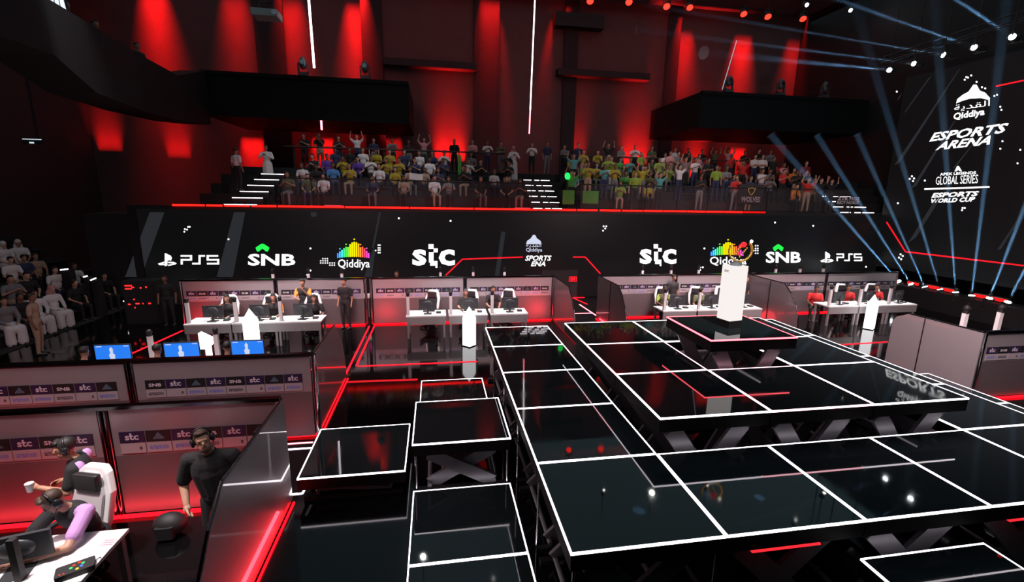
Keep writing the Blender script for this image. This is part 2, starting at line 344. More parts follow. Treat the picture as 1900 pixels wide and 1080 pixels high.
# ------------------------------------------------------------------ beam lights: real lamps in a thin haze
def haze(name, reach):                  # thin haze, thinning out with distance from its lamp
    m = bpy.data.materials.new(name); m.use_nodes = True; nt = m.node_tree; nt.nodes.remove(nt.nodes['Principled BSDF'])
    v = nt.nodes.new('ShaderNodeVolumeScatter'); v.inputs['Anisotropy'].default_value = .3
    tc = nt.nodes.new('ShaderNodeTexCoord'); ln = nt.nodes.new('ShaderNodeVectorMath'); ln.operation = 'LENGTH'
    mr = nt.nodes.new('ShaderNodeMapRange'); mr.inputs['From Min'].default_value = 0; mr.inputs['From Max'].default_value = reach; mr.inputs['To Min'].default_value = .075; mr.inputs['To Max'].default_value = 0
    nt.links.new(tc.outputs['Object'], ln.inputs[0]); nt.links.new(ln.outputs['Value'], mr.inputs['Value']); nt.links.new(mr.outputs['Result'], v.inputs['Density'])
    nt.links.new(v.outputs[0], nt.nodes['Material Output'].inputs['Volume']); return m
M_HAZEF, M_HAZET = haze('stage haze below', 15.5), haze('stage haze above', 13.5)
M_LENS = glow('beam lens', (.85, .97, 1), 25)
def beam(src, dst, label, group, power, half=.7, r0=.07, color=(.25, .58, 1)):
    src, dst = Vector(src), Vector(dst); d = (dst-src).normalized()
    t = thing('stage_lamp', label, 'light', src, 0, group)
    R = d.to_track_quat('Z', 'Y').to_matrix()
    b = MB(); b.tube(-d*.28, -d*.02, .13, .11, 12); b.build('head', M_BLACK, t)
    b = MB(); b.tube(-d*.02, d*.005, .095, .095, 14); b.build('lens', M_LENS, t)
    b = MB()
    for sx in (-1, 1): b.box(R @ Vector((sx*.16, 0, -.16)), (.03, .06, .3), 0, M=R)
    b.box(R @ Vector((0, 0, -.33)), (.36, .2, .08), 0, M=R); b.build('yoke', M_BLACK, t)
    if src.z > 5: b = MB(); b.tube((0, 0, .05), (0, 0, 17-src.z), .025, n=6); b.build('hanging_rod', M_BLACK, t)
    ln = min((dst-src).length, 13.4 if src.z > 5 else 15.4)
    b = MB(); b.tube(d*.03, d*ln, r0, r0+ln*math.tan(radians(half)), 12); b.build('light_beam', M_HAZET if src.z > 5 else M_HAZEF, t)
    spot(src+d*.02, dst, power, half*2.0, .25, color, .03)
FL = [(1667, 522, 1500, 330), (1690, 527, 1568, 330), (1716, 532, 1610, 300), (1744, 537, 1655, 240), (1773, 542, 1745, 150), (1803, 548, 1850, 150), (1836, 553, 1960, 230), (1870, 560, 1990, 330)]
ORD = ['first', 'second', 'third', 'fourth', 'fifth', 'sixth', 'seventh', 'eighth', 'ninth', 'tenth', 'eleventh', 'twelfth', 'thirteenth', 'fourteenth', 'fifteenth', 'sixteenth', 'seventeenth', 'eighteenth', 'nineteenth', 'twentieth']
b = MB(); b.bbox((21.15, 7, 0), (22.0, 19.8, .82)); tag(b.build('lamp_platform', M_BLACK), 'low black ledge carrying the floor beam lights under the side screen', 'ledge')
for i, (ax, ay, bx, by) in enumerate(FL):
    s0 = px_x(ax, ay, 21.3); e0 = px_x(bx, by, 20.9); e0 = px_y(*((1430, 250), (1515, 250), (1590, 250))[i], 19.75) if i < 3 else s0+(e0-s0)*min(2.6, (15.5-s0.z)/(e0.z-s0.z))
    beam(s0, e0, '%s beam light from the far end of the row below the side screen' % ORD[i], 'beam lights below the side screen', 95000, 1.0)
for i, (x, y) in enumerate([(1694, 530), (1732, 535), (1758, 541), (1820, 553), (1853, 560)]):
    p = px_x(x, y, 21.6); t = thing('floor_lamp', '%s small red lamp from the far end between the floor beam lights' % ORD[i], 'lamp', (p.x, p.y, .82), 0, 'small red lamps below the side screen')
    b = MB(); b.bbox((-.02, -.28, 0), (.2, .28, .2)); b.build('housing', M_BLACK, t); b = MB(); b.bbox((-.035, -.25, .05), (-.02, .25, .17)); b.build('lens', glow('red floor lamp', (1, .01, .01), 1.5), t)
TP = [(1650, 130, 1200, 88, 20.6, 6), (1695, 118, 1180, 55, 20.2, 8), (1750, 102, 1200, 10, 19.8, 9), (1807, 88, 1500, -20, 19.4, 12), (1878, 68, 1730, -30, 19, 14)]
for i, (ax, ay, bx, by, X0, X1) in enumerate(TP):
    s0 = px_x(ax, ay, X0); e0 = px_x(bx, by, X1)
    beam(s0, e0, '%s beam light from the far end of the row hung above the side screen' % ORD[i], 'beam lights above the side screen', 65000, .55)
a0 = px_x(1650, 130, 20.6); a1 = px_x(1878, 68, 19)
b = MB(); p0 = Vector((a0.x+.5, a0.y+1, a0.z+.55)); p1 = Vector((a1.x+.4, a1.y-5, a1.z+.75))
for dx, dz in ((0, 0), (.3, 0), (.15, .3)): b.tube(p0+Vector((dx, 0, dz)), p1+Vector((dx, 0, dz)), .03, n=6)
tag(b.build('hanging_truss', M_DKMETAL), 'black lighting truss hung in front of the side screen', 'truss')
# red wash lamps in the roof, top right
RP = [(1095, 2, 28), (1167, 4, 28), (1237, 12, 28), (1280, 14, 29), (1380, 26, 29), (1425, 31, 28), (1490, 35, 28), (1587, 45, 28)]
M_RLENS = glow('red lamp lens', (1, .02, .01), 5)
for i, (x, y, Y) in enumerate(RP):
    p = px_y(x, y, Y); t = thing('hanging_par_lamp', '%s red wash lamp from the left in the row under the roof' % ORD[i], 'lamp', p, 0, 'red wash lamps under the roof')
    d = Vector((-.15, -.55, -.8)).normalized()
    b = MB(); b.tube(-d*.34, d*0, .13, .2, 14); b.build('housing', M_BLACK, t)
    b = MB(); b.tube(d*0, d*.02, .19, .19, 16); b.build('lens', M_RLENS, t)
    b = MB(); b.bbox((-.24, -.03, -.05), (-.21, .03, .4)); b.bbox((.21, -.03, -.05), (.24, .03, .4)); b.bbox((-.24, -.03, .37), (.24, .03, .42)); b.build('yoke', M_BLACK, t)
    b = MB(); b.tube((0, 0, .4), (0, 0, 17-p.z), .025, n=6); b.build('hanging_rod', M_BLACK, t)
for i, (x, y) in enumerate([(1497, 9), (1578, 19)]):
    p = px_y(x, y, 26); t = thing('hanging_spotlight', '%s white lamp beside the red lamps under the roof' % ('smaller left' if i == 0 else 'larger right'), 'lamp', p)
    b = MB(); b.tube((0, .3, .2), (0, 0, 0), .1, .12, 12); b.build('housing', M_BLACK, t)
    b = MB(); b.tube((0, 0, 0), (0, -.02, -.013), .1, .1, 12); b.build('lens', M_LENS, t)
    b = MB(); b.tube((0, .2, .2), (0, .2, 17-p.z), .02, n=6); b.build('hanging_rod', M_BLACK, t)
# roof lamps above the stage: seen as sharp glints in the glossy decks
for i, (x, y, z, r, e) in enumerate([(12.3, 22.3, 15.1, .13, 120), (-.93, 21.6, 14.6, .13, 120), (9.4, 22.5, 14.8, .07, 12), (15.6, 22.0, 14.7, .08, 12), (2.6, 19.5, 14.5, .06, 10), (20.5, 19.0, 13.6, .08, 12), (18.0, 18.0, 14.2, .05, 12)]):
    t = thing('hanging_spotlight', '%s roof lamp above the stage whose glint shows in the glossy decks' % ORD[i], 'lamp', (x, y, z))
    b = MB(); b.tube((0, 0, .02), (0, .12, .34), r+.03, r+.06, 12); b.build('housing', M_BLACK, t)
    b = MB(); b.tube((0, 0, .02), (0, -.005, 0), r, r, 16); b.build('lens', glow('roof lamp lens %d' % e, (1, 1, .95), e), t)
    b = MB(); b.tube((0, .1, .3), (0, .1, 17-z), .025, n=6); b.build('hanging_rod', M_BLACK, t)
# washes on the back wall: downlights near the roof, uplights behind the crowd
for x, y, up, p in [(835, 250, 1, 420), (1180, 262, 1, 330), (1068, 262, 1, 160), (1290, 300, 1, 260), (465, 235, 1, 200), (597, 240, 1, 220), (725, 240, 1, 90), (325, 240, 1, 90), (195, 225, 1, 90), (1372, 265, 1, 200), (1530, 285, 1, 60),
                    (280, -30, 0, 700), (535, -30, 0, 420), (660, -30, 0, 900), (910, -20, 0, 420), (1040, 30, 0, 420), (1275, 25, 0, 420), (1385, 32, 0, 600), (1570, 60, 0, 260), (430, -30, 0, 300), (1480, 60, 0, 260)]:
    q = px_y(x, y, 31.5)
    wd = 1.9 if x in (835, 1180) else 1.2
    if y in (465, 597): pass
    if not up: l = area((q.x, 31.2, 16.9), (q.x, 31.5, 8), p*.3, wd, .15, (1, .01, .01))
    elif x in (465, 597, 725, 1372, 1530): l = area((q.x, 31.42, px_y(x, 232 if x < 800 else 252, 26).z+.35), (q.x, 31.6, 2), p*.5, wd, .15, (1, .01, .01))
    else: l = area((q.x, 31.46, max(5.75, q.z-1.9)), (q.x, 31.6, 16), p*.5, wd, .15, (1, .01, .01))
    l.data.spread = radians(34 if up else 28)


# ------------------------------------------------------------------ balcony with its steps, railing and lights
TIER = [(20.27, 21.5, 3.98), (21.5, 22.6, 4.42), (22.6, 23.7, 4.86), (23.7, 24.9, 5.3), (24.9, 31.4, 5.7)]
M_TIER = mat('black tier carpet', (.02, .018, .02), .9)
for i, (y0, y1, z) in enumerate(TIER):
    b = MB(); b.bbox((-9.7, y0, 3.6), (25.4, y1, z)); tag(b.build('balcony_floor', M_TIER), kind='structure')
b = MB(); b.bbox((-13.4, 20.4, 0), (-9.7, 31.4, 3.6)); tag(b.build('balcony_floor', M_TIER), kind='structure')
b = MB(); b.bbox((-9.7, 20.27, 3.3), (25.4, 31.4, 3.6)); tag(b.build('balcony_slab', M_BLACK), kind='structure')
M_CREAM = mat('counter edge', (.06, .045, .045), .5)
for i, (xa, xb) in enumerate([(-7.2, 4.4), (6.8, 20)]):
    t = thing('counter', 'narrow standing counter at the back of the balcony, %s of the middle stairs' % ('left' if i == 0 else 'right'), 'counter', ((xa+xb)/2, 25.05, 5.7))
    hw = (xb-xa)/2
    b = MB(); b.bbox((-hw, -.2, 1.0), (hw, .2, 1.05)); b.build('top', M_CREAM, t)
    for k in range(6): b = MB(); x = -hw+.4+k*(2*hw-.8)/5; b.bbox((x-.04, -.04, 0), (x+.04, .04, 1)); b.build('leg', M_BLACK, t)
# long benches on the tiers
for i in range(1, 4):
    for k, (xa, xb) in enumerate([(-6.0, 4.1), (6.6, 20)]):
        y0, y1, z = TIER[i]; t = thing('bench', 'dark bench on the %s balcony tier, %s of the middle stairs' % (ORD[i], ('left', 'right')[k]), 'bench', ((xa+xb)/2, (y0+y1)/2+.2, z), 0, 'balcony benches')
        hw = (xb-xa)/2
        b = MB(); b.bbox((-hw, -.2, .36), (hw, .2, .42)); b.build('seat', M_DARK, t)
        b = MB(); b.bbox((-hw, -.12, 0), (hw, .12, .36)); b.build('base', M_BLACK, t)
# lit stairs
def stairs(label, x0, x1, px, n=6, y0=20.4, z0=4.0, lean=0):
    t = thing('staircase', label, 'stairs', (x0, y0, z0))
    for i in range(n):
        dx = i*lean
        b = MB(); b.bbox((dx, i*.5, -.05), (x1-x0+dx*.6, i*.5+.5, i*.26+.04)); st = b.build('step', M_BLACK, t)
        b = MB(); cuts = [0, .62, .64, 1] if lean else [0, .3, .42, .6, .66, 1]
        Wd = x1-x0-dx*.4
        for a, c in zip(cuts[::2], cuts[1::2]): b.bbox((dx+a*Wd, i*.5-.02, i*.26-.0), (dx+c*Wd, i*.5, i*.26+.028))
        b.build('nosing_light', M_LEDW, st)
sx0 = px_y(415, 372, 20.4).x; sx1 = px_y(476, 372, 20.4).x
b = MB(); b.bbox((sx0-.4, 20.4, 3.62), (sx0+1.7, 23.6, 3.95)); tag(b.build('stair_landing', M_BLACK), 'black landing under the lit stairs at the left end of the balcony', 'landing')
stairs('lit stairs at the left end of the balcony with white nosing lights', sx0, sx1, 415, 6, lean=.13)
stairs('lit stairs in the middle of the balcony crowd with white nosing lights', px_y(990, 374, 20.4).x, px_y(1043, 374, 20.4).x, 988)
stairs('lit stairs at the far right end of the balcony with white nosing lights', px_y(1560, 390, 20.4).x, px_y(1622, 390, 20.4).x, 1560, 4)
# glass railing
M_GLASS = mat('railing glass', (.3, .3, .32), .08, alpha=.05)
gr = thing('glass_railing', 'long glass railing with a black top rail along the front of the balcony', 'railing', (0, 20.33, 3.98))
for xa, xb in [(-6.1, 4.2), (6.5, 20.5)]:
    npn = 9; wd = (xb-xa)/npn
    b = MB(); b.tube((xa, 0, 1.12), (xb, 0, 1.12), .03); b.build('top_rail', M_BLACK, gr)
    for k in range(npn):
        b = MB(); b.bbox((xa+k*wd+.03, -.008, .06), (xa+(k+1)*wd-.03, .008, 1.1)); b.build('pane', M_GLASS, gr)
    for k in range(npn+1):
        b = MB(); b.bbox((xa+k*wd-.02, -.02, 0), (xa+k*wd+.02, .02, 1.12)); b.build('post', M_BLACK, gr)
# red glow bars lying on the balcony edge
for (xa, xb, y, lb) in [(603, 636, 369, 'left'), (955, 985, 372, 'right')]:
    p, q = px_y(xa, y, 20.5), px_y(xb, y, 20.5); b = MB(); b.bbox((p.x, 20.45, 3.98), (q.x, 20.5, 4.03)); tag(b.build('light_bar', glow('dim red bar', (1, .03, .05), 2)), 'short red light bar on the balcony floor behind the glass, %s of the two' % lb, 'light')
# dark upper boxes
M_BOX = mat('dark box front', (.007, .01, .011), .75, spec=.2)
def upper_box(name, label, x0, x1, y_top, y_bot, Y, depth=5.6):
    depth = 31.35-Y
    a = px_y(x0, y_top, Y); c = px_y(x1, y_bot, Y)
    b = MB(); b.bbox((a.x, Y, c.z), (c.x, Y+depth, a.z)); b.bbox((a.x, Y-.08, a.z-.12), (c.x, Y+.12, a.z+.05)); return tag(b.build(name, M_BOX), label, 'balcony box'), a, c
o1, a1, c1 = upper_box('upper_balcony', 'long dark balcony front hung over the left half of the crowd', 372, 760, 132, 230, 26.0)
o2, a2, c2 = upper_box('upper_balcony', 'dark balcony front hung over the right half of the crowd', 1302, 1600, 170, 250, 25.2)
# left gallery: a dark curved front from near the camera to the far box
pts = [(-30, -10, 60, 8.5), (80, -8, 100, 10.5), (160, 40, 172, 13.5), (250, 96, 205, 17.5), (330, 140, 225, 22.0), (380, 131, 231, 25.85)]
vs = []; 
for x, yt, yb, Y in pts:
    t_ = px_y(x, yt, Y); b_ = px_y(x, yb, Y); vs += [t_, Vector((t_.x, t_.y, b_.z)), Vector((t_.x-1.2, t_.y+.2, b_.z)), Vector((t_.x-1.2, t_.y+.2, t_.z))]
fs = []
for i in range(len(pts)-1):
    for k in range(4): fs.append((4*i+k, 4*i+(k+1) % 4, 4*i+4+(k+1) % 4, 4*i+4+k))
fs += [(0, 1, 2, 3), tuple(4*(len(pts)-1)+k for k in (3, 2, 1, 0))]
b = MB(); b.add(vs, fs); tag(b.build('upper_gallery', M_BOX), 'dark curved gallery front sweeping along the upper left of the hall', 'gallery')
def moving_head(x, y, Y, h, label, zbase, lensm=None):
    p = px_y(x, y, Y); t = thing('stage_light', label, 'lamp', (p.x, Y, zbase))
    mtl = mat('lamp grey', (.09, .1, .105), .4, .3)
    b = MB(); b.bbox((-.22, -.18, 0), (.22, .18, .14)); b.build('base', mtl, t)
    b = MB(); b.bbox((-.25, -.06, .14), (-.19, .06, .62)); b.bbox((.19, -.06, .14), (.25, .06, .62)); b.bbox((-.25, -.06, .13), (.25, .06, .18)); b.build('yoke', mtl, t)
    b = MB(); b.ell((0, 0, .6), (.18, .2, .3)); b.build('head', mtl, t)
    b = MB(); b.tube((0, -.17, .62), (0, -.2, .62), .11, n=12); b.build('lens', M_CHROME, t)
moving_head(562, 120, 26.05, 0, 'grey moving stage light standing on the left balcony front, left of two', a1.z+.05)
moving_head(677, 125, 26.05, 0, 'grey moving stage light standing on the left balcony front, right of two', a1.z+.05)
moving_head(1352, 160, 25.25, 0, 'stage light standing on the right balcony front, left of three', a2.z+.05)
moving_head(1448, 166, 25.25, 0, 'stage light standing on the right balcony front, middle of three', a2.z+.05)
moving_head(1530, 170, 25.25, 0, 'stage light standing on the right balcony front, right of three', a2.z+.05)
# hanging led tubes
def led_tube(x0, y0, x1, y1, Y0, Y1, label, m, r=.05, split=None):
    a, c = px_y(x0, y0, Y0), px_y(x1, y1, Y1); t = thing('hanging_led_tube', label, 'light tube', a)
    if split:
        k = a.lerp(c, split); b = MB(); b.tube((0, 0, 0), k-a, r, n=8); b.build('tube', m, t); b = MB(); b.tube(k-a, c-a, r, n=8); b.build('tube_end', M_LEDP, t)
    else: b = MB(); b.tube((0, 0, 0), c-a, r, n=8); b.build('tube', m, t)
led_tube(572, -12, 583, 126, 25.6, 25.9, 'white light tube rising from the left balcony front to the roof', M_LEDW, .055)
led_tube(993, -12, 982, 248, 25.6, 25.9, 'thin white light tube hanging in the middle of the hall, red at its foot', M_LEDW, .036, .82)
led_tube(1367, 75, 1340, 166, 25.0, 25.1, 'thin dim light tube above the right balcony front', glow('dim tube', (.8, .8, 1), .5), .022)
led_tube(595, 208, 597, 241, 26.15, 26.15, 'tiny red light tube hung under the left balcony front', M_LEDP, .05)
# hanging white projector
p = px_y(495, 28, 24); t = thing('hanging_projector', 'white projector hung under the roof at the left', 'projector', p)
b = MB(); b.rbox((0, 0, 0), (1.1, .8, .3), .06, M=Matrix.Rotation(pi/2, 3, 'X') if False else None); b.build('body', mat('projector shell', (.42, .46, .45), .5), t, bevel=.03)
b = MB(); b.tube((.42, -.4, 0), (.42, -.46, 0), .1, n=12); b.build('lens', M_CHROME, t)
b = MB(); b.path([(.3, 0, .15), (.3, 0, .5)], .03); b.path([(-.3, 0, .15), (-.3, 0, .5), (.3, 0, .5), (0, 0, .5), (0, 0, 2.2)], .03); b.build('bracket', M_DKMETAL, t)
# bright display panels in the upper left
for (x0, y0, x1, y1, Y, lb, st) in [(88, -14, 127, 29, 14.0, 'bright display tilted above the left gallery rail', 1.6)]:
    a = [px_y(90, -12, Y), px_y(116, -12, Y), px_y(127, 29, Y), px_y(92, 10, Y)]
    t = thing('hanging_display', lb, 'screen', a[0]); b = MB()
    b.prism([(0, 0), (1, 0), (2, 0), (3, 0)], lambda u, v, tt: a[int(u)]-a[0]+Vector((0, tt, 0)), .0, .08); b.build('housing', M_BLACK, t)
    for (u0, u1) in ((.02, .3), (.36, .62), (.68, .97)):
        f = lambda u, v: a[0].lerp(a[1], u).lerp(a[3].lerp(a[2], u), v)-a[0]+Vector((0, -.01, 0))
        b = MB(); b.add([f(u0, 0), f(u1, 0), f(u1, .96), f(u0, .96)], [(0, 1, 2, 3)]); b.build('lit_panel', glow('cool display', (.75, .9, 1), 1.3), t)
a = px_y(40, 256, 18); c = px_y(80, 268, 18)
t = thing('hanging_monitor', 'small bright monitor glowing in the dark at the far left', 'screen', (a.x, 18, c.z))
b = MB(); b.bbox((0, 0, 0), (c.x-a.x, .06, a.z-c.z)); b.build('frame', M_BLACK, t)
b = MB(); b.bbox((.02, -.012, .14), (c.x-a.x-.02, 0, a.z-c.z-.02)); b.bbox((.2, -.012, .02), (c.x-a.x-.25, 0, .07)); b.build('screen', glow('pale monitor', (.75, .9, 1), .8), t)
b = MB(); b.bbox((.4, .02, a.z-c.z), (.46, .06, 7)); b.build('bracket', M_BLACK, t)
# people leaning at the gallery rail come with the other people below

# ------------------------------------------------------------------ stage of scissor lifts
GX = [1.18+1.585*i for i in range(-2, 8)]         # column edges, GX[2] is the left edge of the big platform
GY = [3.5+1.48*j for j in range(-1, 6)]           # row edges
M_DECK = mat('black glass deck', (.013, .02, .022), .05, spec=.6)
nt = M_DECK.node_tree; tc = nt.nodes.new('ShaderNodeTexCoord'); n1 = nt.nodes.new('ShaderNodeTexNoise'); n1.inputs['Scale'].default_value = 2.2; n1.inputs['Detail'].default_value = 8
rr = nt.nodes.new('ShaderNodeMapRange'); rr.inputs['From Min'].default_value = .35; rr.inputs['From Max'].default_value = .75; rr.inputs['To Min'].default_value = .015; rr.inputs['To Max'].default_value = .07
nt.links.new(tc.outputs['Object'], n1.inputs['Vector']); nt.links.new(n1.outputs['Fac'], rr.inputs['Value']); nt.links.new(rr.outputs['Result'], nt.nodes['Principled BSDF'].inputs['Roughness'])
M_SIDE = mat('deck side', (.005, .004, .005), .6, spec=.15)
DT = .2
def lift(x0, x1, y0, y1, z, label, led=M_LEDW, scissor=True, redline=False, posts=False):
    t = thing('stage_lift', label, 'stage platform', ((x0+x1)/2, (y0+y1)/2, 0), 0, 'light-edged stage platforms')
    hx, hy = (x1-x0)/2-.004, (y1-y0)/2-.004
    dt = min(DT, z-.005)
    b = MB(); b.bbox((-hx+.02, -hy+.02, z-dt), (hx-.02, hy-.02, z-.002)); b.build('deck', M_DECK, t)
    b = MB(); wd = .015
    for (a, c) in (((-hx, -hy), (hx, -hy+wd)), ((-hx, hy-wd), (hx, hy)), ((-hx, -hy+wd), (-hx+wd, hy-wd)), ((hx-wd, -hy+wd), (hx, hy-wd))):
        b.bbox((a[0], a[1], z-.022), (c[0], c[1], z+.001))
    b.build('led_edge', led, t)
    b = MB()
    for (a, c) in (((-hx+.004, -hy+.004), (hx-.004, -hy+.02)), ((-hx+.004, hy-.02), (hx-.004, hy-.004)), ((-hx+.004, -hy+.02), (-hx+.02, hy-.02)), ((hx-.02, -hy+.02), (hx-.004, hy-.02))):
        b.bbox((a[0], a[1], z-dt), (c[0], c[1], z-.022))
    b.build('skirt', M_SIDE, t)
    if scissor and z > .3:
        top = z-dt-.02; bw = .09
        ang = math.atan2(top-.1, 2*hx-.5)
        for sy in (-1, 1):
            for sg in (-1, 1):
                b = MB(); Ln = math.hypot(top-.1, 2*hx-.5); off = .03 if sg > 0 else -.03
                b.rbox((0, sy*(hy-.16)+off, .06+(top-.1)/2+.02), (Ln, .05, min(.24, top*.3)), .024, M=Matrix.Rotation(-sg*ang, 3, 'Y'))
                b.build('scissor_arm', M_STEEL, t)
        for sx in (-1, 1):
            b = MB(); b.tube((sx*(hx-.25), -hy+.1, top-.02), (sx*(hx-.25), hy-.1, top-.02), .035); b.build('cross_bar', M_STEEL, t)
            b = MB(); b.tube((sx*(hx-.25), -hy+.1, .1), (sx*(hx-.25), hy-.1, .1), .035); b.build('cross_bar', M_STEEL, t)
        for sy in (-1, 1):
            b = MB(); b.bbox((-hx+.06, sy*(hy-.1)-.04, 0), (hx-.06, sy*(hy-.1)+.04, .07)); b.build('base_rail', M_DKMETAL, t)
        if posts:
            for sx in (-1, 1):
                b = MB(); b.tube((sx*(hx-.05), -hy+.05, .0), (sx*(hx-.05), -hy+.05, top+.02), .016); b.build('guide_post', M_CHROME, t)
    if redline:
        b = MB(); b.bbox((-hx+.3, -hy-.0, z-dt-.03), (hx-.5, -hy+.03, z-dt-.012)); b.build('underside_led', glow('red under led', (1, .02, .03), 1.5), t)
    return t
ROWN = ['front', 'second', 'third', 'fourth', 'back']
LOW, MID, TOPZ = 1.37, 1.86, 2.36
M_LEDPR = glow('rosy led', (1, .5, .58), 6)
for j in range(5):
    lift(GX[2], GX[3], GY[j+1], GY[j+2], LOW, 'black platform in the %s row of the left column of the big stage' % ROWN[j], posts=True)
for i in range(1, 6):
    if i <= 4: lift(GX[2+i], GX[3+i], GY[1], GY[2], LOW, 'black platform in the front row of the big stage, %s from the left' % ORD[i], redline=i in (1, 3))
for j in range(1, 5):
    lift(GX[6], GX[7], GY[j+1], GY[j+2], LOW, 'low black platform at the right edge of the stage, %s from the front' % ORD[j])
for i in range(1, 4):
    for j in range(1, 4):
        if (i, j) == (2, 2): continue
        near = (i, j) in ((2, 1), (1, 2), (3, 2), (2, 3))
        lift(GX[2+i], GX[3+i], GY[j+1], GY[j+2], MID, 'raised black platform of the upper stage, %s column, %s row from the front' % (('left', 'middle', 'right')[i-1], ORD[j-1]), M_LEDPR if (i, j) in ((1, 2), (2, 1)) else M_LEDW)
lift(GX[4], GX[5], GY[3], GY[4], TOPZ, 'highest black platform with red light edge carrying the trophy plinth', glow('red deck led', (1, .1, .13), 6))
for j in (1, 2): lift(GX[7], GX[8], GY[j+1], GY[j+2], .9, 'low step platform outside the right stage edge, %s of two' % ('nearer', 'farther')[j-1])
lift(GX[8], GX[9], GY[2], GY[3], .45, 'lowest step platform at the far right of the stage')
lift(GX[4], GX[5], GY[0], GY[1], .92, 'low platform in front of the big stage at the lower right')
lift(GX[1], GX[2]-.06, GY[1], GY[2], .1, 'floor level runway platform nearest the camera')
lift(GX[1], GX[2]-.06, GY[2], GY[3], .1, 'floor level runway platform before the raised runway block')
lift(GX[1], GX[2]-.06, GY[3], GY[4]-.0, .88, 'raised runway platform standing on scissor arms', posts=True)
lift(GX[1], GX[2]-.06, 9.42, 10.95, .03, 'flat runway platform behind the raised runway block')
lift(-2.09, -.51, 6.52, 8.02, .42, 'low platform to the left of the raised runway block')
# cardboard box under the raised runway block
p = px_z(845, 880, .1)
b = MB(); b.box((p.x, p.y+.1, .22), (.42, .25, .22), rz=.1); tag(b.build('cardboard_box', mat('cardboard', (.35, .2, .09), .8)), 'small cardboard box lying between the scissor arms under the runway', 'box')
# red and white light lines laid in the floor
def floor_line(label, a, c, m, wd=.045):
    a, c = Vector((*a, 0)), Vector((*c, 0)); l = (c-a).length
    b = MB(); b.box(((a+c)/2+Vector((0, 0, .006))), (l, wd, .012), rz=math.atan2(c.y-a.y, c.x-a.x)); tag(b.build('floor_light', m), label, 'light strip', 'light lines in the floor')
M_FRED = glow('red floor led', (1, .006, .014), 4)
floor_line('red floor line along the left side of the middle booth, outer of two', (-2.33, 11.2), (-2.33, 16.1), M_FRED)
floor_line('red floor line along the left side of the middle booth, inner of two', (-2.16, 12.25), (-2.16, 16.1), M_FRED)
floor_line('red floor line crossing the open floor before the middle booth', (-2.1, 12.2), (1.1, 12.2), M_FRED)
floor_line('short red floor line at the rounded wall end of the middle left booth', (-3.6, 12.1), (-2.4, 12.1), M_FRED)
floor_line('dim red floor line behind the flat runway platform', (-2.2, 11.15), (-.5, 11.1), glow('dim red floor led', (1, .02, .03), .8), .09)
floor_line('red floor line along the left edge of the back left booth', (-8.75, 12.0), (-8.3, 16.2), M_FRED)
floor_line('red floor line across the dark floor right of the stage', (11.9, 12.3), (15.9, 12.5), M_FRED)
floor_line('white floor line ending at the low left platform', (-2.95, 8.12), (-2.1, 8.12), glow('white floor led', (1, .8, .95), 5), .03)
floor_line('pink floor line beside the near left booth wall', (-2.9, 8.32), (-2.32, 8.32), M_LEDP, .03)
floor_line('short white floor line behind the near left wall end', (-2.28, 6.77), (-2.1, 6.77), M_LEDW, .03)
floor_line('short white floor line slanting under the low left platform', (-2.1, 6.77), (-2.08, 7.1), M_LEDW, .03)
floor_line('red floor line at the end of the aisle', (6.2, 19.9), (6.75, 19.9), M_FRED)
floor_line('red floor line slanting at the end of the aisle', (6.2, 19.9), (6.45, 18.6), M_FRED)
floor_line('pink floor line along the aisle', (6.1, 18.6), (6.25, 15.4), M_LEDP)
floor_line('pink floor line across the aisle', (5.2, 17.1), (6.15, 17.1), M_LEDP)
floor_line('pink floor line in front of the right front booth', (13.0, 7.6), (13.6, 6.2), M_LEDP, .03)

# ------------------------------------------------------------------ team booths
M_PANEL = mat('frosted grey panel', (.33, .31, .32), .34, .45, noise=.06, nscale=3)
M_WING = mat('clear coated wing panel', (.3, .28, .29), .4, .35, coat=1, noise=.05, nscale=3); M_WING.node_tree.nodes['Principled BSDF'].inputs['Coat Roughness'].default_value = .02
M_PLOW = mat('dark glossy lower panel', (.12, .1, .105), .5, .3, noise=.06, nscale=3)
M_RAIL = mat('dark chrome rail', (.12, .11, .12), .18, 1)
M_TDARK = mat('dark sponsor tile', (.022, .014, .045), .4)
M_TBLK = mat('black sponsor tile', (.012, .012, .013), .4)
M_TWHITE = mat('pale sponsor tile', (.3, .275, .29), .5)
M_INKW = mat('pale ink', (.5, .48, .54), .5)
M_INKB = mat('blue ink', (.12, .16, .5), .5)
M_INKD = mat('dark ink', (.05, .05, .06), .5)
M_LEDBASE = glow('red wall base led', (1, .004, .01), 4)
UPW = ['stc', 'SNB', 'stc', 'Qiddiya']; LOWW = [('aramco', 1), ('amazon', 2), ('sony', 2), ('aramco', 1)]
UPW = ['stc', 'SNB', 'stc', 'Qiddiya']
